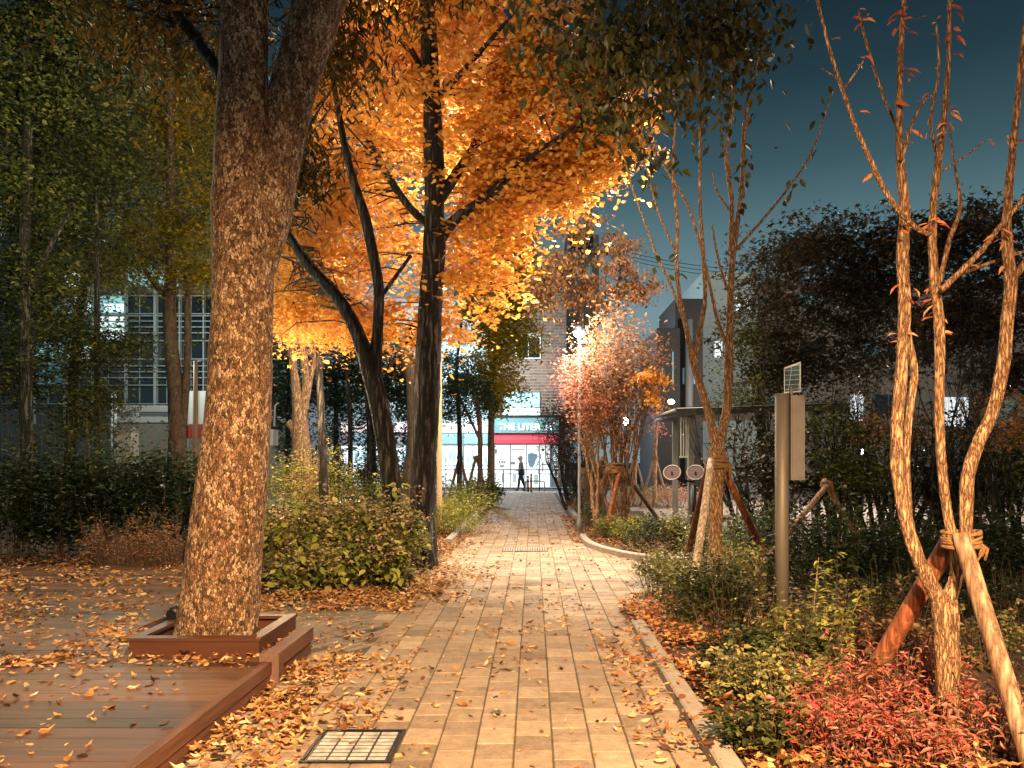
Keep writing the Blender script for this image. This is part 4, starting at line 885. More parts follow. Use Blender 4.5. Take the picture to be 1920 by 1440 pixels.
# ------------------------------------------------------------------ shrubs
def shrub(px, py, w, h, Y, lab, leaf, n, size, name='shrub', shape='diamond', stems=22, dep=None, dome=True, tilt=.6, droop=0, accent=False):
    """px,py foot; w,h in metres"""
    X = (px-CX)*Y/F; dep = dep or w*.7
    t = thing(name, lab, 'shrub', (X, Y, 0), 'shrubs in the beds')
    mb = MB()
    for k in range(stems):
        a = rnd.uniform(0, 6.28); r = rnd.random()**.5
        b = Vector((X+math.cos(a)*r*w*.30, Y+math.sin(a)*r*dep*.30, -.02)); tp = Vector((X+math.cos(a)*r*w*.48, Y+math.sin(a)*r*dep*.48, h*rnd.uniform(.6, 1.04)*(1-.25*r*r)))
        mb.tube([b, b.lerp(tp, .5)+Vector((rnd.gauss(0, .03), rnd.gauss(0, .03), 0)), tp], [.006, .004, .0018], 4, False)
    nc = max(8, n//22); a = RNG.uniform(0, 2*np.pi, nc); r = RNG.random(nc)**.5; zz = RNG.random(nc)**.6
    top = h*(1-.35*r**2)*RNG.uniform(.8, 1.08, nc)
    cc = np.stack([X+np.cos(a)*r*w*.5, Y+np.sin(a)*r*dep*.5, top*(.12+.88*zz)], 1)
    pos = (cc[:, None, :]+RNG.normal(0, 1, (nc, 22, 3))*np.array([.075, .075, .06])*min(1.6, max(.6, w))).reshape(-1, 3)
    pos[:, 2] = np.maximum(pos[:, 2], .02)
    sp2 = []
    for k in range(int(5+w*8)):                           # long shoots standing out of the top and sides
        a = rnd.uniform(0, 6.28); r = rnd.random()**.5
        b = Vector((X+math.cos(a)*r*w*.42, Y+math.sin(a)*r*dep*.42, h*.45)); tp = b+Vector((math.cos(a)*.16*r+rnd.gauss(0, .05), math.sin(a)*.16*r, h*rnd.uniform(.45, .80)))
        mb.tube([b, b.lerp(tp, .5), tp], [.004, .003, .0015], 3, False)
        for q in range(12): sp2.append(b.lerp(tp, rnd.uniform(.2, 1))+Vector((rnd.gauss(0, .008), rnd.gauss(0, .008), 0)))
    mb.build('stems', M['stem'], t)
    pos = np.concatenate([pos, np.array([list(q) for q in sp2])])
    leaves('foliage', leaf, t, pos, RNG.choice([.55, .8, 1.0, 1.35], len(pos), p=[.3, .3, .25, .15])*size, shape, droop, tilt)
    if accent:
        k = RNG.integers(0, len(pos), 260); q = pos[k]+RNG.normal(0, .03, (260, 3)); q[:, 1] -= .05
        tag(leaves('yellowing_leaves', LV['lime'], t, q, RNG.uniform(.07, .13, 260), 'ovate', .5, .8), kind='stuff')
        k = np.argsort(-pos[:, 2])[:700]; q = pos[k[RNG.integers(0, 700, 500)]]+RNG.normal(0, .04, (500, 3))
        tag(leaves('pale_tips', LV['pale'], t, q, RNG.uniform(.03, .055, 500), 'diamond', 0, .8), kind='stuff')
    return t
M['stem'] = mat('twig', '#5a4432', .85, var=.4, scale=20, bump=0)
# left hedge row
for i, (px, w, h, lab) in enumerate(((20, 2.2, 1.72, 'dark leafy hedge bush at the far left behind the deck'), (130, 1.9, 1.82, 'dark hedge bush behind the thin young tree'), (235, 1.8, 1.78, 'dark hedge bush below the numbered wall panel'), (335, 1.6, 1.75, 'dark hedge bush just left of the mottled trunk'))):
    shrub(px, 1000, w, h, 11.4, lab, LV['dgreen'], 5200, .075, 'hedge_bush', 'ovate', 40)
for i, (px, Y, w, h, lab, lf, n) in enumerate((
    (545, 9.1, 1.0, .98, 'leafy olive shrub right behind the mottled trunk', 'shrub', 3400), (640, 9.3, 1.0, 1.02, 'mixed green shrub in the middle of the left bed', 'shrub', 3400), (725, 9.5, .95, 1.0, 'green shrub touching the tall dark trunk', 'shrub', 3200),
    (600, 8.7, .9, .55, 'low yellowing shrub at the front of the left bed', 'shrub', 1500), (700, 8.8, .8, .6, 'low broad leaved shrub nearest the dark trunk foot', 'green', 1500))):
    shrub(px, 1000, w, h, Y, lab, LV[lf], n, .066, 'leafy_shrub', 'ovate', 40, accent=True)
shrub(560, 950, 1.25, 1.62, 13.2, 'pale pink tipped bush lit brightly behind the mottled trunk', LV['lime'], 5200, .05, 'flowering_bush')
shrub(572, 950, .8, 1.68, 13.3, 'pink tips crowning the brightly lit bush', LV['pale'], 2400, .05, 'flowering_bush', stems=10)
shrub(625, 950, .9, 1.7, 13.6, 'yellow green bush between the slim trunk and the lit bush', LV['lime'], 2200, .055, 'leafy_shrub')
shrub(680, 950, 1.7, 1.35, 13.4, 'mid green bush in front of the leaning trunk foot', LV['green'], 4600, .05, 'leafy_shrub')
shrub(748, 950, .7, 1.1, 12.4, 'broad leaved plant beside the leaning trunk foot', LV['lime'], 700, .12, 'leafy_shrub', 'long')
for i, (px, Y, w, h, lab, lf, sz) in enumerate(((845, 15, 1.1, .72, 'yellow green shrub behind the tall dark trunk', 'lime', .05), (875, 18, 1.4, .85, 'golden green shrub along the left kerb', 'lime', .05), (858, 22, 1.8, 1.0, 'reddish green shrub under the evergreen tree', 'shrub', .06), (912, 24, 1.1, .85, 'rounded bright green shrub at the left of the far path end', 'green', .07), (905, 29, 1.4, .8, 'farthest green shrub left of the path end', 'lime', .07))):
    shrub(px, 950, w, h, Y, lab, LV[lf], 2600, sz, 'kerb_shrub')
for px, lab in ((600, 'tall dark bush below the far lit windows left of the slim trunk'), (660, 'tall dark bush below the far lit windows right of the slim trunk'), (715, 'tall dark bush hiding the far shop behind the leaning trunk'), (770, 'tall dark bush hiding the far shop behind the dark trunk')):
    shrub(px, 950, 2.2, 1.75 if px != 660 else 1.4, 26, lab, LV['dgreen'], 1800, .12, 'leafy_shrub')
# dry weeds by the deck
for i, (px, lab) in enumerate(((215, 'thin dry weed clump left of the mottled trunk'), (262, 'tall dry weed clump between hedge and deck'), (318, 'dry weeds touching the left side of the mottled trunk'))):
    shrub(px, 1090, .75, .72, 9.9, lab, LV['dry'], 700, .045, 'dry_weed', 'long', 60)
# island and right bed
for i, (px, Y, w, h, lab, lf, n, sz) in enumerate((
    (1120, 17.5, .8, .5, 'low rusty shrub left of the prop cluster', 'shrub', 1500, .05), (1098, 21, .9, .6, 'rusty shrub by the right kerb of the far path', 'dry', 1500, .06), (1085, 26, .9, .7, 'small dark shrub near the far path end', 'green', 1200, .07),
    (1140, 14.4, .6, .42, 'low shrub inside the curved kerb', 'shrub', 1300, .05), (1190, 14.2, .9, .42, 'lime shrub right of the pink tree foot', 'lime', 1500, .05), (1230, 12.6, 1.1, .55, 'dark shrub at the end of the curved kerb', 'dgreen', 2400, .05),
    (1290, 12.4, .9, .7, 'leafy shrub below the red exercise wheels', 'shrub', 2200, .05), (1200, 25, 2.2, .55, 'low flowering hedge beyond the pale paving', 'lime', 2600, .07), (1265, 24, 2.2, .6, 'rusty low hedge behind the exercise wheels', 'pale', 2400, .07),
    (1240, 8.6, .55, .52, 'small tufted shrub at the edge of the widened path', 'shrub', 2600, .035), (1290, 8.0, .6, .5, 'bright tufted shrub at the slender tree foot', 'shrub', 2200, .04), (1345, 6.7, .75, .62, 'green shrub in front of the slender tree', 'green', 2600, .045), (1400, 7.2, .7, .75, 'leafy shrub left of the solar post', 'shrub', 2200, .045),
    (1425, 4.7, .6, .36, 'dark green shrub at the lower right near the kerb', 'shrub', 1300, .05), (1500, 4.9, .6, .5, 'dark green shrub beside the red leaved plants', 'green', 1300, .05), (1430, 3.9, .45, .26, 'low green shrub at the bottom edge of the bed', 'green', 900, .048),
    (1560, 8.2, 1.3, .95, 'dark shrub behind the solar post', 'dgreen', 3200, .06), (1680, 8.4, 1.4, .95, 'dark shrub left of the near tree', 'dgreen', 3200, .06), (1860, 7.8, 1.4, .95, 'dark shrub behind the rough right prop', 'dgreen', 3200, .06), (1450, 9.8, 1.3, 1.0, 'dark shrub between the slender tree and solar post', 'green', 3000, .055), (1760, 10.2, 1.8, .9, 'deep green shrub in the far shadow at right', 'dgreen', 3000, .06),
    (1350, 10.6, 1.0, .75, 'sunken green shrub behind the slender tree', 'shrub', 2200, .05))):
    shrub(px, 1000, w, h, Y, lab, LV[lf], n, sz, 'bed_shrub', 'ovate' if Y < 9 else 'diamond', 26)
for i, (px, Y, w, h, lab) in enumerate(((1580, 4.25, .5, .36, 'red leaved plant at the left of the red patch'), (1660, 4.3, .6, .44, 'red leaved plant in the middle of the red patch'), (1740, 4.7, .6, .40, 'rust leaved plant behind the near trunk'), (1620, 3.8, .55, .27, 'low pink leaved plant at the bottom edge'), (1720, 3.75, .5, .25, 'low pink leaved plant left of the near trunk foot'), (1850, 3.95, .6, .34, 'red leaved plant right of the near trunk'), (1530, 3.85, .35, .30, 'small red leaved plant beside the dark green shrub'))):
    shrub(px, 1000, w, h, Y, lab, LV['nandina'], 800, .050, 'red_leaved_plant', 'long', 34)
for px, Y, w, h, lab, lf in ((1470, 5.9, .7, .5, 'loose weedy shrub at the solar post foot', 'shrub'), (1580, 6.3, .8, .55, 'loose weedy shrub behind the tall shoots', 'shrub'), (1680, 5.6, .7, .42, 'dry low weeds under the brown prop', 'dry'), (1700, 6.8, .9, .6, 'shadowy shrub between the brown prop and the near trunk', 'green'), (1850, 5.6, .7, .45, 'loose shrub under the weathered right prop', 'shrub'), (1900, 6.6, .9, .6, 'shadowy shrub at the right edge behind the prop', 'green'), (1390, 5.3, .5, .42, 'loose leafy shrub between the kerb and the solar post', 'green'), (1480, 4.4, .5, .42, 'twiggy shrub left of the red leaved plants', 'shrub')):
    shrub(px, 1000, w, h*.9, Y, lab, LV['dgreen' if lf == 'green' else lf], 620, .046, 'weedy_shrub', 'ovate', 34)
# tall leafy shoots
def shoot(px, py, tx, ty, Y, lab, leaf='lime', n=22, sz=.07):
    a = P(px, py, Y); a.z = 0; b = P(tx, ty, Y)
    t = thing('leafy_shoot', lab, 'plant', (a.x, Y, 0), 'tall leafy shoots in the right bed')
    mb = MB(); mid = a.lerp(b, .5)+Vector((rnd.gauss(0, .02), 0, 0)); mb.tube([a, mid, b], [.006, .005, .0025], 6); mb.build('stem', M['stake'], t)
    ps = [a.lerp(b, .35+.65*k/n)+Vector((rnd.gauss(0, .004), 0, 0)) for k in range(n) for _ in range(2)]
    leaves('foliage', LV[leaf], t, ps, sz, 'long', -.1, .5)
for args in ((1530, 1300, 1535, 1045, 5.4, 'tallest leafy shoot left of the brown prop'), (1545, 1290, 1570, 1030, 5.5, 'leafy shoot leaning right towards the brown prop'), (1560, 1280, 1620, 1100, 5.6, 'short leafy shoot tipped with yellow leaves'), (1548, 1290, 1550, 1140, 5.2, 'middle leafy shoot among the tall shoots'),
             (1590, 1300, 1582, 1140, 5.2, 'leafy shoot nearest the brown prop foot'), (1430, 1350, 1440, 1180, 5.0, 'leafy shoot left of the solar post foot'), (1470, 1330, 1472, 1165, 5.1, 'leafy shoot in front of the solar post foot'), (1500, 1320, 1510, 1200, 4.9, 'short leafy shoot right of the solar post foot'),
             (1350, 1200, 1362, 1025, 7.2, 'thin leafy shoot in front of the slender trunk')): shoot(*args)
# ------------------------------------------------------------------ solar post
sp_ = G(1466, 1192); Y = sp_.y
t = thing('solar_post', 'round grey steel post with a control box and small solar panel on top', 'post', (sp_.x, Y, 0))
mb = MB(); mb.tube([(sp_.x, Y, -.02), (sp_.x, Y, 1.0), (sp_.x, Y, 2.04)], .057, 28); mb.build('pole', M['steel'], t)
mb = MB(); mb.tube([(sp_.x, Y, 2.04), (sp_.x, Y, 2.05)], .06, 28); mb.build('cap', M['steel'], t)
a = P(1481, 900, Y); b = P(1506, 742, Y)
M['boxsteel'] = mat('box_steel', '#77726c', .5, .5, var=.12, scale=8, bump=.08)
mb = MB(); mb.box((sp_.x+.06, Y-.05, a.z), (sp_.x+.178, Y+.07, b.z)); mb.build('control_box', M['boxsteel'], t)
mb = MB(); mb.box((sp_.x+.072, Y-.056, a.z+.02), (sp_.x+.166, Y-.051, b.z-.02)); mb.build('box_door', M['boxsteel'], t)
def panelmat():
    m, nt, b = newmat('solar_cells')
    tc_ = N(nt, 'ShaderNodeTexCoord'); br = N(nt, 'ShaderNodeTexBrick', Scale=1.0); br.offset = 0
    mp = N(nt, 'ShaderNodeMapping'); mp.inputs['Rotation'].default_value = (math.pi/2, 0, 0); nt.links.new(tc_.outputs['Object'], mp.inputs[0]); nt.links.new(mp.outputs[0], br.inputs['Vector'])
    br.inputs['Color1'].default_value = lin('#2c5468'); br.inputs['Color2'].default_value = lin('#386a80'); br.inputs['Mortar'].default_value = lin('#b8c4c8')
    br.inputs['Mortar Size'].default_value = .0018; br.inputs['Brick Width'].default_value = .07; br.inputs['Row Height'].default_value = .038
    nt.links.new(br.outputs['Color'], b.inputs['Base Color']); b.inputs['Roughness'].default_value = .25
    return m
pn = [P(1470, 690, Y-.02), P(1501, 679, Y-.10), P(1501, 735, Y-.02), P(1470, 737, Y+.06)]
mb = MB(); nrm = (pn[1]-pn[0]).cross(pn[3]-pn[0]).normalized()
mb.add(pn+[p+nrm*.02 for p in pn], [(0,1,2,3), (7,6,5,4), (0,4,5,1), (1,5,6,2), (2,6,7,3), (3,7,4,0)]); fr = mb.build('panel_frame', M['white'], t)
cn = sum(pn, Vector())/4; off = -nrm*.003 if nrm.y > 0 else nrm*.023
mb = MB(); mb.add([cn+(p-cn)*.9+off for p in pn], [(0,1,2,3)]); mb.build('solar_panel', panelmat(), t)
mb = MB(); mb.tube([(sp_.x+.08, Y, b.z-.02), (sp_.x+.08, Y, b.z+.08)], .012, 8); mb.build('bracket', M['steel'], t)

# ------------------------------------------------------------------ lamps
def lamp_post(px, Y, z, lab, r=.05, m='tan', head=True, emis=40, base=0, hs=.16):
    X = (px-CX)*Y/F
    t = thing('lamp_post', lab, 'lamp post', (X, Y, 0), 'lamps in the park')
    mb = MB(); mb.tube([(X, Y, 0), (X, Y, .25), (X, Y, .3), (X, Y, z)], [r*1.7, r*1.7, r, r*.8], 14); mb.build('pole', M[m], t)
    mb = MB(); mb.tube([(X, Y, z), (X, Y, z+.05), (X, Y, z+.13), (X, Y, z+.16)], [hs*.3, hs*1.25, hs*1.1, hs*.3], 18); mb.build('lamp_cap', M['dark'], t)
    g = mat('lamp_glass_'+str(len(MATS)), '#ffffff', .3, emit='#fff4e4', es=emis, bump=0)
    mb = MB(); mb.tube([(X, Y, z-.09), (X, Y, z-.06), (X, Y, z-.001)], [hs*.5, hs*.9, hs], 18); mb.build('lamp_glass', g, t)
    return t
lamp_post(1086, 15.6, 4.05, 'white glowing lamp on a pole above the pink leaved tree', .03, 'grey', emis=60, hs=.12)
lamp_post(824, 15.2, 4.9, 'pale straight lamp post just right of the tall dark trunk', .055, 'tan', emis=8)
c0 = P(1258, 752, 26); t = thing('wall_lamp', 'small warm lamp glowing above the shelter roof', 'lamp', tuple(c0))
mb = MB(); mb.tube([c0+Vector((0, .4, .1)), c0+Vector((0, .1, .12)), c0], .02, 6); mb.build('arm', M['dark'], t)
mb = MB(); mb.tube([c0-Vector((0, 0, .10)), c0-Vector((0, 0, .05)), c0+Vector((0, 0, .05))], [.06, .13, .07], 12); mb.build('lamp_glass', mat('warm_glass', '#ffffff', .3, emit='#ffe0b0', es=30, bump=0), t)
lamp('POINT', 'wall_lamp_light', c0-Vector((0, .3, .2)), 40, '#ffd8a0', .1)
for px, py, Y, lab in ((1173, 790, 17.5, 'small bright lamp glowing inside the pink leaved tree'), (1617, 847, 22, 'tiny cool lamp shining low between the dark stems')):
    c0 = P(px, py, Y); t = thing('bollard_lamp', lab, 'lamp', (c0.x, c0.y, 0), 'lamps in the park')
    mb = MB(); mb.tube([(c0.x, c0.y, 0), (c0.x, c0.y, c0.z-.08)], .035, 10); mb.build('pole', M['dark'], t)
    mb = MB(); mb.tube([c0-Vector((0, 0, .08)), c0, c0+Vector((0, 0, .08))], [.05, .07, .04], 12); mb.build('lamp_glass', mat('cool_glass_'+lab[:5]+str(px), '#ffffff', .3, emit='#f4fbff', es=40, bump=0), t)

# ------------------------------------------------------------------ exercise wheels
Y = 11.0; X = (1300-CX)*Y/F
t = thing('exercise_wheels', 'black post carrying two tilted dark red discs with pale rims', 'exercise equipment', (X, Y, 0))
mb = MB(); mb.tube([(X, Y, 0), (X, Y, 1.12)], .045, 14); mb.build('post', M['dark'], t)
M['red'] = mat('red_plastic', '#3c0610', .6, var=.25, bump=.05); M['rim'] = mat('pale_rim', '#94887a', .4, var=.1, bump=0)
for px in (1260, 1304):
    c0 = P(px, 886, Y-.16); nrm = Vector((-.25, -.80, .55)).normalized(); u = nrm.orthogonal().normalized(); w = nrm.cross(u)
    mb = MB(); mb.tube([c0-nrm*.02, c0+nrm*.003], .112, 30); o = mb.build('wheel', M['red'], t)
    mb = MB(); mb.tube([c0+(u*math.cos(a)+w*math.sin(a))*.118 for a in [i*math.pi/16 for i in range(33)]], .009, 8, False); mb.build('rim', M['rim'], o)
    mb = MB()
    mb.tube([c0, c0+nrm*.02], .014, 10); mb.build('hub', M['dark'], o)
    mb = MB(); mb.tube([c0-nrm*.02, c0-nrm*.08+Vector((0, 0, -.03)), Vector((X, Y, c0.z-.14))], .016, 8); mb.build('arm', M['dark'], t)

# ------------------------------------------------------------------ shelter, racks
t = thing('park_shelter', 'dark flat roofed open shelter with pale edge behind the slender tree', 'shelter', (3.6, 13.4, 0))
z = 2.33; q = [(2.42, 13.1), (4.7, 11.7), (5.6, 14.4), (2.42, 15.4)]
mb = MB(); mb.add([(x, y, z-.10) for x, y in q]+[(x, y, z+.04) for x, y in q], [(3,2,1,0), (4,5,6,7), (0,1,5,4), (1,2,6,5), (2,3,7,6), (3,0,4,7)]); mb.build('roof', M['dark'], t)
mb = MB()
for i, r in ((3, .035), (0, .012)):
    a = Vector(q[i]+(z+.03-r,)); b = Vector(q[(i+1) % 4]+(z+.03-r,)); mb.tube([a, b], r, 4)
mb.build('roof_edge', M['grey'], t)
for x, y in ((2.75, 13.5), (4.5, 12.3), (5.2, 14.2), (2.75, 15.0)):
    mb = MB(); mb.obox((x, y, 1.14), .10, .10, 2.28); mb.build('column', M['grey'], t)
mb = MB()
for k in range(6): mb.obox((2.60+k*.045, 13.62, 1.9), .018, .018, .75)
mb.obox((2.71, 13.62, 1.53), .27, .03, .03); mb.build('slat_screen', M['white'], t)
mb = MB(); mb.obox((3.6, 13.9, .44), 1.5, .42, .05); mb.obox((3.0, 13.9, .21), .07, .36, .42); mb.obox((4.2, 13.9, .21), .07, .36, .42); mb.build('bench', M['stake'], t)
t = thing('bicycle_rack', 'row of pale bent tube hoops behind the slender tree', 'bicycle rack', (4.2, 15, 0))
for k in range(5):
    x = 3.85+k*.33; ps = [Vector((x-.22, 15+.05*k, 0)), Vector((x-.22, 15, .72)), Vector((x-.12, 15, .93)), Vector((x+.05, 15, .99)), Vector((x+.18, 15, .9)), Vector((x+.24, 15, .7)), Vector((x+.24, 15, 0))]
    c = cr([(p, .02) for p in ps], 5); mb = MB(); mb.tube([p for p, r in c], .018, 8); mb.build('hoop', M['white'], t)

# ------------------------------------------------------------------ street edge: railings, bollards, bicycle hoop
def railing(x0, x1, lab, Y=35.4):
    t = thing('railing', lab, 'railing', ((x0+x1)/2, Y, 0), 'railings along the street')
    mb = MB()
    for z in (.14, .80, 1.0): mb.tube([(x0, Y, z), (x1, Y, z)], .018, 6)
    mb.build('rails', M['dark'], t)
    n = max(1, round((x1-x0)/.9))
    for k in range(n+1):
        x = x0+(x1-x0)*k/n; mb = MB(); mb.tube([(x, Y, 0), (x, Y, 1.02)], .025, 6); mb.build('post', M['dark'], t)
    mb = MB(); x = x0+.12
    while x < x1: mb.tube([(x, Y, .14), (x, Y, .8)], .008, 4); x += .16
    mb.build('balusters', M['dark'], t)
railing(-5.2, -.42, 'dark street railing left of the path end'); railing(.28, 4.2, 'dark street railing right of the path end')
def bollard(px, h, m, lab, r=.055, Y=34.9):
    X = (px-CX)*Y/F; t = thing('bollard', lab, 'bollard', (X, Y, 0), 'bollards at the path end')
    mb = MB(); mb.tube([(X, Y, 0), (X, Y, h), (X, Y, h+.02)], [r, r, r*.7], 12); mb.build('post', m, t)
    mb = MB(); mb.tube([(X, Y, h-.14), (X, Y, h-.08)], r*1.04, 12); mb.build('band', M['white'], t)
bollard(996, .80, mat('orange_paint', '#b06a1c', .5, var=.1), 'orange brown bollard standing at the path end'); bollard(990, .72, M['dark'], 'dark bollard left of the orange bollard', .045)
t = thing('bicycle_hoop', 'low grey bent tube hoop round the bollards', 'hoop barrier', (.1, 35.1, 0)); ps = [Vector((-.36, 35.2, 0)), Vector((-.36, 35.2, .38)), Vector((-.28, 35.2, .47)), Vector((.42, 35.2, .47)), Vector((.5, 35.2, .38)), Vector((.5, 35.2, 0))]
c = cr([(p, .02) for p in ps], 4); mb = MB(); mb.tube([p for p, r in c], .03, 8); mb.build('tube', M['grey'], t)

# ------------------------------------------------------------------ buildings
def FB(x0, y0, x1, y1, Y, d, front=0):
    a = P(x0, y1, Y); b = P(x1, y0, Y); return (a.x, Y-front, a.z), (b.x, Y+d, b.z)
def textobj(s, size, m, parent, name, loc, depth=.02, align='LEFT', vert=False, rz=0):
    cu = bpy.data.curves.new('lettering', 'FONT'); cu.body = '\n'.join(s) if vert else s; cu.size = size; cu.extrude = depth; cu.align_x = align; cu.resolution_u = 3; cu.offset = size*.012
    ob = bpy.data.objects.new('lettering', cu); COL.objects.link(ob)
    dg_ = bpy.context.evaluated_depsgraph_get(); me = bpy.data.meshes.new_from_object(ob.evaluated_get(dg_)); COL.objects.unlink(ob); bpy.data.objects.remove(ob)
    from mathutils import Matrix
    me.transform(Matrix.Translation(loc) @ Matrix.Rotation(rz, 4, 'Z') @ Matrix.Rotation(math.pi/2, 4, 'X'))
    me.materials.clear(); me.materials.append(m); o = bpy.data.objects.new(name, me); COL.objects.link(o); return put(o, parent)
def emat(name, col, em, es): return mat(name, col, .4, emit=em, es=es, bump=0, var=.05)
def brickmat():
    m, nt, b = newmat('brick_wall'); t = N(nt, 'ShaderNodeTexCoord'); mp = N(nt, 'ShaderNodeMapping'); mp.inputs['Rotation'].default_value = (math.pi/2, 0, 0)
    nt.links.new(t.outputs['Object'], mp.inputs[0]); br = N(nt, 'ShaderNodeTexBrick', Scale=1.0); nt.links.new(mp.outputs[0], br.inputs['Vector'])
    br.inputs['Color1'].default_value = lin('#5e4c40'); br.inputs['Color2'].default_value = lin('#7a6656'); br.inputs['Mortar'].default_value = lin('#8f8174'); br.inputs['Mortar Size'].default_value = .012
    br.inputs['Brick Width'].default_value = .45; br.inputs['Row Height'].default_value = .16; nt.links.new(br.outputs['Color'], b.inputs['Base Color']); b.inputs['Roughness'].default_value = .9
    return m
M['brick'] = brickmat()
M['beige'] = mat('beige_wall', '#a39a8e', .85, var=.12, scale=1.2, bump=.1)
M['tealwall'] = mat('teal_white_wall', '#a8bcbc', .8, var=.08, scale=1.0, bump=.05)
M['darkclad'] = mat('dark_cladding', '#12171d', .6, var=.2, scale=2, bump=.05)
M['glassdark'] = mat('dark_glass', '#0c1418', .08, var=.2, bump=0, spec=.8)
M['lit'] = emat('lit_window', '#e8f4f4', '#dff3f3', 1.0); M['litteal'] = emat('lit_teal', '#8fc4c8', '#9cccd0', .62); M['lithot'] = emat('lit_shop_glass', '#f4fbff', '#f2fbff', .95)
M['litdim'] = emat('dim_lit_window', '#4c7c84', '#6aa4ac', .35)
YS = 41.0
t = thing('shop_building', 'brown brick building with a brightly lit shop at the path end', 'building', ((985-CX)*YS/F, YS, 0))
mb = MB(); mb.box(*FB(920, 470, 1062, 833, YS, 8)); mb.box(*FB(1046, 833, 1062, 914, YS, 8)); mb.box(*FB(920, 833, 926, 914, YS, 8)); mb.box(*FB(926, 833, 1046, 914, YS+.9, 7)); mb.build('wall', M['brick'], t)
for (x0, y0, x1, y1, m, f) in ((942, 735, 1012, 764, 'litteal', 0), (944, 764, 1012, 779, 'lit', 1), (968, 632, 1013, 672, 'glassdark', 1), (985, 545, 1030, 580, 'glassdark', 1)):
    mb = MB(); mb.box(*FB(x0, y0, x1, y1, YS, .05, .03)); w = mb.build('window', M[m], t)
    mb = MB()
    for xx in (x0, (x0+x1)/2, x1-.1): mb.box(*FB(xx-.7, y0, xx+.9, y1, YS, .02, .07))
    for yy in (y0, y1-1): mb.box(*FB(x0-.7, yy, x1+.7, yy+1.6, YS, .02, .075))
    mb.build('frame', M['white'] if m != 'litteal' else M['grey'], w)
mb = MB(); mb.box(*FB(966, 625, 1014, 631, YS, .1, .12)); mb.build('lintel', M['beige'], t)
mb = MB(); mb.box(*FB(924, 779, 1048, 783, YS, .1, .35)); mb.build('cornice', M['dark'], t)
mb = MB(); mb.box(*FB(926, 783, 1047, 812, YS, .1, .28)); mb.build('sign_board', emat('sign_face', '#5c8486', '#6a9c9c', .3), t)
a = P(934, 806, YS-.33); textobj('THE LITER 24', .49, emat('white_letters', '#ffffff', '#ffffff', 1.8), t, 'sign_lettering', (a.x, a.y, a.z), .03)
mb = MB(); a0, a1 = FB(926, 815, 1048, 826, YS, .0, .3); x0, x1 = a0[0], a1[0]; zt, zb = P(0, 814, YS).z, P(0, 832, YS).z
mb.add([(x0, YS, zt), (x1, YS, zt), (x1, YS-.9, zb+.2), (x0, YS-.9, zb+.2), (x0, YS-.9, zb), (x1, YS-.9, zb), (x0, YS, zb), (x1, YS, zb)], [(0,3,2,1), (3,4,5,2), (4,6,7,5), (0,6,4,3), (1,2,5,7)])
mb.build('awning', mat('red_awning', '#c03844', .6, emit='#d84858', es=.22, var=.1, bump=.05), t)
for (x0, x1) in ((927, 956), (957, 987), (987, 1011), (1012, 1031)):
    mb = MB(); mb.box(*FB(x0, 834, x1, 913, YS+.5, .03)); w = mb.build('shop_window', M['lithot'], t)
    mb = MB(); mb.box(*FB(x0-.6, 834, x0+.6, 913, YS+.5, .02, .06)); mb.box(*FB(x0, 880, x1, 881, YS+.5, .02, .05)); mb.build('frame', M['grey'], w)
mb = MB(); mb.box(*FB(1032, 834, 1046, 913, YS+.5, .05)); mb.build('side_panel', emat('side_panel', '#5c6a74', '#70848e', .35), t)
a = P(1035, 845, YS+.45); textobj('상삼전신', .42, M['lit'], t, 'panel_lettering', (a.x, a.y, a.z-.1), .01, vert=True)
# posters and marks on the glass
gr = emat('poster_grey', '#9aa4a8', '#9aa4a8', .5)
def poster(rects, m, name='poster'):
    for r in rects:
        mb = MB(); mb.box(*FB(*r, YS+.5, .01, .05)); mb.build(name, m, t)
poster([(934, 861, 948, 862), (935, 864, 938, 869), (940, 864, 943, 869), (944, 864, 947, 869), (936, 872, 945, 876), (958, 866, 966, 871), (959, 842, 984, 843.5), (928, 842, 932, 851), (940, 890, 945, 904), (962, 890, 968, 905), (1014, 842, 1020, 843.5), (1001, 890, 1009, 908)], gr)
poster([(1015, 870, 1025, 871.5), (1017, 866, 1018.5, 884), (1016, 841, 1020, 846)], M['dark'], 'poster_mark')
bl = emat('blue_emblem', '#6c96aa', '#7ba6ba', .55); mb = MB(); n = 18; v = []
for i in range(n+1):
    a = math.pi*i/n; v.append(P(998-8*math.cos(a)*(1 if a < 1.57 else .9), 856+20*math.sin(a), YS+.43))
v = [P(990, 851, YS+.43), P(990, 866, YS+.43), P(993, 875, YS+.43), P(999, 877, YS+.43), P(1003, 869, YS+.43), P(1006, 858, YS+.43), P(1006, 852, YS+.43), P(998, 849, YS+.43)]
mb.add(v+[p+Vector((0, .02, 0)) for p in v], [tuple(range(8)), tuple(reversed(range(8, 16)))]+[(i, 8+i, 8+(i+1) % 8, (i+1) % 8) for i in range(8)]); mb.build('blue_emblem', bl, t)
a = P(1005, 843, YS+.44); textobj('THAT', .40, emat('dim_letters', '#8aa4ac', '#8aa4ac', .5), t, 'window_lettering', (a.x, a.y, a.z-.1), .01, vert=True)
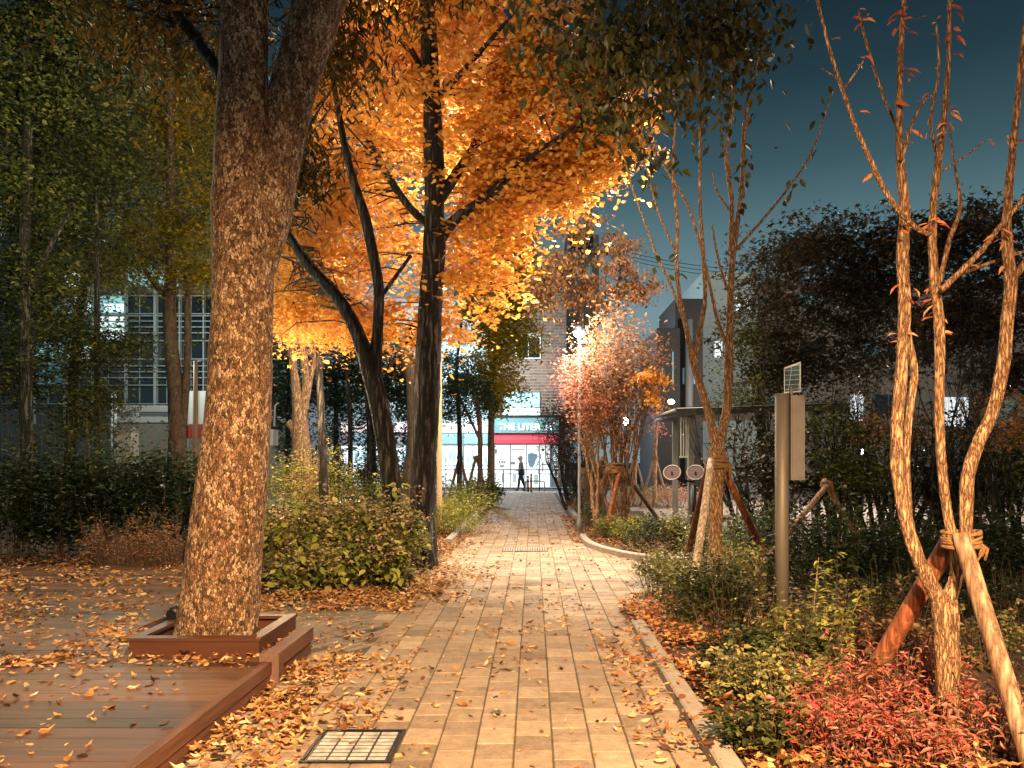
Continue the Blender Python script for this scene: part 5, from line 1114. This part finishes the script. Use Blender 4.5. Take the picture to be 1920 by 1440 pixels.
# neighbour left: pale wall with cool shops
t = thing('pale_building', 'pale building with blue white shop fronts left of the brick shop', 'building', (-6, YS+.5, 0))
mb = MB(); mb.box(*FB(560, 560, 919, 795, YS+.5, 8)); mb.box(*FB(560, 795, 919, 914, YS+1.2, 7)); mb.build('wall', M['tealwall'], t)
for i, (x0, x1) in enumerate(((590, 655), (660, 735), (740, 815), (820, 868), (870, 918))):
    mb = MB(); mb.box(*FB(x0, 792, x1, 811, YS+.5, .1, .2)); mb.build('sign_board', emat('sign_pale_%d' % i, '#e8d8dc', ['#f0dcc8', '#f4e0e4', '#f4d0d4', '#f6d8dc', '#f8dce0'][i], .95), t)
    mb = MB(); mb.box(*FB(x0, 812, x1, 832, YS+.5, .1, .1)); mb.build('sign_band', emat('band_%d' % i, '#86a8b0', ['#b05038', '#8ab0b8', '#b8503c', '#86b4c0', '#90bcc8'][i], .45), t)
    mb = MB(); mb.box(*FB(x0, 836, x1, 913, YS+.5, .05)); w = mb.build('shop_window', M['lithot'] if i != 1 else M['lit'], t)
    mb = MB()
    for k in range(4): mb.box(*FB(x0+(x1-x0)*k/3-.6, 836, x0+(x1-x0)*k/3+.6, 913, YS+.5, .02, .06))
    mb.box(*FB(x0, 872, x1, 873.2, YS+.5, .02, .05)); mb.build('frame', M['grey'], w)
    mb = MB()
    for k in range(5): mb.box(*FB(x0+6+k*8, 842+rnd.uniform(0, 16), x0+11+k*8, 862+rnd.uniform(0, 10), YS+.48, .01, .05))
    mb.build('posters', emat('poster_%d' % i, '#88b0b8', '#90b8c0', .6), w)
for i in range(4):
    for k in range(2):
        x0 = 600+i*80; mb = MB(); mb.box(*FB(x0, 610+k*90, x0+38, 650+k*90, YS+.5, .05, .04)); mb.build('window', M['glassdark'] if (i+k) % 3 else M['litdim'], t)
# tower further back with rooftop boards
YT = 62
t = thing('grey_tower', 'narrow grey tower with rooftop boards above the rust leaved tree', 'building', ((1090-CX)*YT/F, YT, 0))
mb = MB(); mb.box(*FB(1062, 440, 1123, 800, YT, 6)); mb.box(*FB(1018, 505, 1062, 800, YT+1, 6)); mb.build('wall', M['beige'], t)
mb = MB(); mb.box(*FB(1069, 441, 1112, 473, YT, .1, .05)); w = mb.build('window', M['glassdark'], t)
mb = MB(); mb.box(*FB(1066, 472, 1140, 477, YT, .2, .4)); mb.build('ledge', M['grey'], t)
mb = MB(); mb.box(*FB(1070, 500, 1110, 520, YT, .1, .05)); mb.build('window', M['litdim'], t)
for x0, x1, y0 in ((1091, 1101, 348), (1104, 1114, 354)):
    mb = MB(); mb.box(*FB(x0, y0, x1, 378, YT, .3)); mb.box(*FB((x0+x1)/2-1, 378, (x0+x1)/2+1, 441, YT, .2)); mb.build('roof_board', M['dark'], t)
# right buildings
t = thing('dark_building', 'tall dark clad building behind the shelter', 'building', (5.5, 31, 0))
mb = MB(); mb.box(*FB(1232, 615, 1318, 935, 31, 5)); mb.box(*FB(1266, 560, 1318, 615, 31.2, 4)); mb.build('wall', M['darkclad'], t)
for k in range(4): mb = MB(); mb.box(*FB(1240+k*20, 690-30*(k % 2), 1243+k*20, 720, 31, .05, .04)); mb.build('slit_window', M['litdim'], t)
mb = MB(); mb.tube([P(1292, 900, 30.6), P(1292, 600, 30.6)], .16, 12); mb.build('duct', M['grey'], t)
t = thing('teal_building', 'pale teal lit building behind the forked tree', 'building', (8.2, 36, 0))
mb = MB(); mb.box(*FB(1318, 510, 1420, 925, 36, 6)); mb.build('wall', M['tealwall'], t)
for (x0, y0, x1, y1) in ((1380, 555, 1388, 585), (1395, 560, 1405, 580), (1340, 640, 1354, 670)): mb = MB(); mb.box(*FB(x0, y0, x1, y1, 36, .05, .04)); mb.build('window', M['lit'], t)
t = thing('beige_building', 'long beige building with lit windows behind the dark maples', 'building', (20, 40, 0))
mb = MB(); mb.box(*FB(1424, 540, 2100, 920, 40, 6)); mb.build('wall', M['beige'], t)
mb = MB(); mb.box(*FB(1420, 532, 2104, 541, 40, 6.3, .3)); mb.build('parapet', M['grey'], t)
for (x0, y0, x1, y1, m) in ((1500, 552, 1535, 572, 'litdim'), (1545, 552, 1560, 572, 'glassdark'), (1640, 552, 1690, 580, 'glassdark'), (1500, 640, 1540, 668, 'glassdark'), (1620, 640, 1650, 668, 'litdim'), (1730, 640, 1780, 668, 'glassdark'), (1595, 740, 1618, 790, 'lithot'), (1770, 745, 1815, 800, 'lithot'), (1640, 740, 1690, 780, 'glassdark'), (1440, 740, 1480, 790, 'litdim'), (1850, 640, 1890, 670, 'glassdark'), (1860, 750, 1900, 800, 'litdim')):
    mb = MB(); mb.box(*FB(x0, y0, x1, y1, 40, .05, .04)); w = mb.build('window', M[m], t)
    mb = MB(); mb.box(*FB((x0+x1)/2-.7, y0, (x0+x1)/2+.7, y1, 40, .02, .07)); mb.box(*FB(x0-1, y1, x1+1, y1+2, 40, .02, .1)); mb.build('frame', M['grey'], w)
for i in range(3):
    a = P(1120, 458+i*7, 50); b = P(1500, 508+i*8, 46); mb = MB(); mb.tube([a.lerp(b, k/12)-Vector((0, 0, 1.0*math.sin(math.pi*k/12)*.5)) for k in range(13)], .02, 4)
    o = mb.build('power_line', M['dark']); tag(o, ['highest', 'middle', 'lowest'][i]+' of three thin power lines across the teal sky', 'power line', 'power lines')

# left building with grid front
YB = 30
t = thing('grid_front_building', 'dark building with grid of railings and windows behind the left trees', 'building', ((280-CX)*YB/F, YB, 0))
mb = MB(); mb.box(*FB(-120, 440, 545, 935, YB+.35, 8)); mb.build('wall', mat('grey_render', '#4a5256', .7, var=.12, scale=1), t)
fm = mat('pale_frame', '#8f9896', .5, var=.15, scale=4)
for x in (60, 120, 172, 234, 290, 336, 381, 440, 500):
    mb = MB(); w_ = 2.4 if x == 290 else 1.2; mb.box(*FB(x-w_, 530, x+w_, 795, YB, .2)); mb.build('mullion', fm, t)
for y in (554, 588, 592, 602, 613, 624, 639, 673, 686, 697, 708, 722, 757):
    mb = MB(); mb.box(*FB(-100, y-.7, 540, y+.9, YB, .12, .02)); mb.build('rail', fm, t)
cols = [60, 120, 172, 234, 290, 336, 381, 440, 500]
for (y0, y1, lits) in ((500, 536, {1: 'lit', 3: 'litteal', 4: 'litteal'}), (555, 587, {0: 'litdim', 1: 'litteal', 2: 'litteal'}), (592, 636, {2: 'lit', 1: 'litdim'}), (640, 672, {0: 'litteal', 1: 'lit'}), (676, 720, {0: 'litdim'}), (723, 757, {})):
    for i in range(8):
        mb = MB(); mb.box(*FB(cols[i]+1.5, y0, cols[i+1]-1.5, y1, YB+.22, .1)); w = mb.build('window', M[lits.get(i, 'glassdark')], t)
        if y1-y0 > 30:
            mb = MB(); m_ = (cols[i]+cols[i+1])/2; mb.box(*FB(m_-.6, y0, m_+.6, y1, YB+.2, .02, .02)); mb.build('frame', fm, w)
for (x0, x1, y0, y1) in ((140, 152, 569, 581), (156, 170, 571, 582), (196, 214, 570, 584), (218, 232, 570, 584)):
    mb = MB(); mb.box(*FB(x0, y0, x1, y1, YB+.2, .01, .015)); mb.build('ceiling_light', M['lit'], t)
mb = MB(); mb.box(*FB(218, 760, 540, 772, YB-.1, .1)); mb.box(*FB(218, 781, 540, 792, YB-.1, .1)); mb.build('wall_panel', mat('panel_white', '#a9a8a2', .6, var=.1), t)
mb = MB(); mb.box(*FB(218, 772.2, 540, 780.8, YB-.06, .06)); mb.build('panel_stripe', mat('panel_grey', '#5e605e', .6, var=.1), t)
a = P(246, 770, YB-.12); textobj('2657', .21, M['dark'], t, 'number_lettering', tuple(a), .005)
a = P(246, 779.6, YB-.09); textobj('문 법', .15, M['white'], t, 'panel_lettering', tuple(a), .004)
mb = MB(); mb.box(*FB(218, 792.3, 540, 940, YB-.02, .1)); mb.build('base_wall', mat('base_wall', '#77726a', .8, var=.15), t)
# banner, pole, box, posts before it
YP = 24
def simple(name, lab, cat, parts, loc):
    t = thing(name, lab, cat, loc)
    for nm, fn, m in parts:
        mb = MB(); fn(mb); mb.build(nm, m, t)
    return t
a = P(366, 840, YP)
simple('banner_pole', 'round tan pole with short arm left of the mottled trunk', 'pole', [('pole', lambda mb: mb.tube([(a.x, YP, 0), (a.x, YP, 1.2), P(367, 677, YP)], [.085, .08, .065], 16), M['tan']), ('arm', lambda mb: mb.tube([P(367, 678, YP), P(392, 676, YP)], .02, 6), M['grey'])], (a.x, YP, 0))
simple('banner', 'pale wrinkled banner with red lower edge hanging behind the mottled trunk', 'banner', [('cloth', lambda mb: mb.add([P(352+k*4, yy, 27+.06*math.sin(k*1.3)) for yy in (733, 795) for k in range(16)], [(k, k+1, 17+k, 16+k) for k in range(15)], True), mat('banner_cloth', '#b9b8b0', .8, var=.1)), ('red_board', lambda mb: mb.box(*FB(340, 797, 470, 822, 27, .05)), mat('banner_red', '#8c2a1e', .7, var=.2)), ('post', lambda mb: mb.box(*FB(350, 730, 352, 930, 27, .06)), M['grey'])], tuple(P(400, 930, 27)))
a = P(372, 770, 26.9)
simple('utility_box', 'cream metal box on the ground below the numbered panel', 'utility box', [('body', lambda mb: mb.box(*FB(214, 804, 246, 935, 26, .5)), mat('cream_metal', '#b8aa98', .6, var=.15)), ('lid', lambda mb: mb.box(*FB(212, 801, 248, 804, 26, .55, .03)), M['grey'])], tuple(P(230, 930, 26)))
simple('gate_posts', 'pair of slim pale posts left of the cream box', 'gate post', [('post', lambda mb: mb.box(*FB(208, 738, 210.5, 930, 26.5, .06)), M['white']), ('post', lambda mb: mb.box(*FB(214, 733, 217, 930, 26.5, .06)), M['white'])], tuple(P(212, 930, 26.5)))
simple('air_unit', 'pale outdoor unit with pipes right of the mottled trunk', 'air conditioner', [('body', lambda mb: mb.box(*FB(500, 805, 512, 835, 25, .5)), M['white']), ('pipes', lambda mb: (mb.tube([P(506, 740, 25.2), P(506, 800, 25.2)], .03, 8), mb.tube([P(514, 800, 25.2), P(516, 760, 25.2), P(522, 755, 25.2)], .03, 8)), M['white']), ('stand', lambda mb: mb.box(*FB(503, 835, 510, 940, 25, .3)), M['grey'])], tuple(P(506, 930, 25)))

# ------------------------------------------------------------------ person by the street
def skin(name, verts, edges, rads, m, parent, sub=2):
    me = bpy.data.meshes.new(name); me.from_pydata(verts, edges, []); o = bpy.data.objects.new(name, me); COL.objects.link(o)
    md = o.modifiers.new('skin', 'SKIN'); me.skin_vertices.new() if not me.skin_vertices else None
    for i, r in enumerate(rads): me.skin_vertices[0].data[i].radius = (r, r)
    me.skin_vertices[0].data[0].use_root = True
    s = o.modifiers.new('sub', 'SUBSURF'); s.levels = s.render_levels = sub; me.materials.append(m); md.use_smooth_shade = True
    return put(o, parent)
def person():
    Y = 36.3; X = (977-CX)*Y/F; s = .93
    t = thing('person', 'person with pale hair in a grey jacket and dark trousers walking past the lit shop', 'person', (X, Y, 0))
    sk_ = mat('skin', '#b98a6c', .6, var=.05, bump=0)
    def V_(x, y, z): return (X+x*s, Y+y*s, z*s)
    # faces left (-x); stride along x
    J = [V_(0,0,.95), V_(0,0,1.15), V_(.0,0,1.38), V_(-.02,0,1.50), V_(-.04,0,1.58), V_(-.05,0,1.68),
         V_(.0,-.17,1.40), V_(.03,-.20,1.13), V_(-.17,-.17,1.02), V_(-.24,-.15,1.02),
         V_(.0,.17,1.40), V_(.03,.20,1.13), V_(-.17,.17,1.04), V_(-.24,.15,1.05),
         V_(.0,-.10,.92), V_(-.10,-.10,.50), V_(-.14,-.10,.09), V_(-.28,-.10,.04),
         V_(.0,.10,.92), V_(.06,.10,.50), V_(.20,.10,.12), V_(.10,.10,.04)]
    R = [.13,.115,.13,.055,.06,.055, .055,.042,.030,.026, .055,.042,.030,.026, .085,.058,.040,.030, .085,.058,.040,.030]
    Eg = [(0,1),(1,2),(2,3),(3,4),(4,5),(2,6),(6,7),(7,8),(8,9),(2,10),(10,11),(11,12),(12,13),(0,14),(14,15),(15,16),(16,17),(0,18),(18,19),(19,20),(20,21)]
    for (h, sy) in ((9, -.15), (13, .15)):
        for k in range(4):
            a = len(J); J += [V_(-.29, sy+(k-1.5)*.018, 1.03-.004*k), V_(-.325-.008*(k in (1, 2)), sy+(k-1.5)*.02, 1.015), V_(-.335, sy+(k-1.5)*.02, .995)]; R += [.009, .008, .007]; Eg += [(h, a), (a, a+1), (a+1, a+2)]
        a = len(J); J += [V_(-.26, sy-.03*np.sign(sy), 1.04), V_(-.29, sy-.045*np.sign(sy), 1.04)]; R += [.010, .008]; Eg += [(h, a), (a, a+1)]
    skin('body', J, Eg, [r*s for r in R], sk_, t)
    hd = MB()
    import bmesh
    bm = bmesh.new(); bmesh.ops.create_uvsphere(bm, u_segments=18, v_segments=12, radius=1)
    for v in bm.verts:
        v.co = Vector((v.co.x*.098*(1 if v.co.z > -.2 else .86), v.co.y*.078, v.co.z*.118)); 
    hc = Vector(V_(-.05, 0, 1.63))
    me = bpy.data.meshes.new('head'); 
    for v in bm.verts: v.co += hc
    for q, r, c_ in (((-.105, 0, -.01), .018, 0), ((-.09, .03, .02), .011, 0), ((-.09, -.03, .02), .011, 0), ((-.09, 0, -.05), .014, 0), ((0, .08, 0), .02, 0), ((0, -.08, 0), .02, 0)):
        rr = bmesh.ops.create_uvsphere(bm, u_segments=8, v_segments=6, radius=r)
        for v in rr['verts']: v.co += hc+Vector(q)
    bm.to_mesh(me); bm.free(); me.materials.append(sk_); o = bpy.data.objects.new('head', me); COL.objects.link(o); put(o, t)
    bm = bmesh.new(); bmesh.ops.create_uvsphere(bm, u_segments=18, v_segments=12, radius=1)
    for v in bm.verts:
        f = 1.0 if v.co.x > -.35 or v.co.z > .45 else .7
        v.co = Vector((v.co.x*.112*f+.012, v.co.y*.094*(1 if v.co.x > -.4 or v.co.z > .4 else .6), v.co.z*.132+.012))+hc
    me = bpy.data.meshes.new('hair'); bm.to_mesh(me); bm.free(); me.materials.append(mat('pale_hair', '#b8b0a0', .7, var=.2)); o = bpy.data.objects.new('hair', me); COL.objects.link(o); put(o, t)
    jk = [J[0], J[1], J[2], J[3], J[6], J[7], J[8], J[10], J[11], J[12]]
    skin('jacket', [V_(0,0,.86)]+jk[1:], [(0,1),(1,2),(2,3),(2,4),(4,5),(5,6),(2,7),(7,8),(8,9)], [q*s for q in (.165,.145,.155,.075,.075,.06,.045,.075,.06,.045)], mat('grey_jacket', '#6f7478', .8, var=.15), t)
    skin('trousers', [V_(0,0,.93), J[14], J[15], V_(-.135,-.10,.14), J[18], J[19], V_(.19,.10,.17)], [(0,1),(1,2),(2,3),(0,4),(4,5),(5,6)], [q*s for q in (.14,.105,.075,.06,.105,.075,.06)], mat('dark_trousers', '#1c2a2c', .8, var=.2), t)
    for a, b in (((-.14,-.10,.05), (-.30,-.10,.035)), ((.20,.10,.07), (.06,.10,.035))):
        mb = MB(); mb.tube([V_(*a), V_((a[0]+b[0])/2, a[1], .05), V_(*b)], [.052, .05, .035], 10); mb.build('shoe', M['dark'], t)
person()
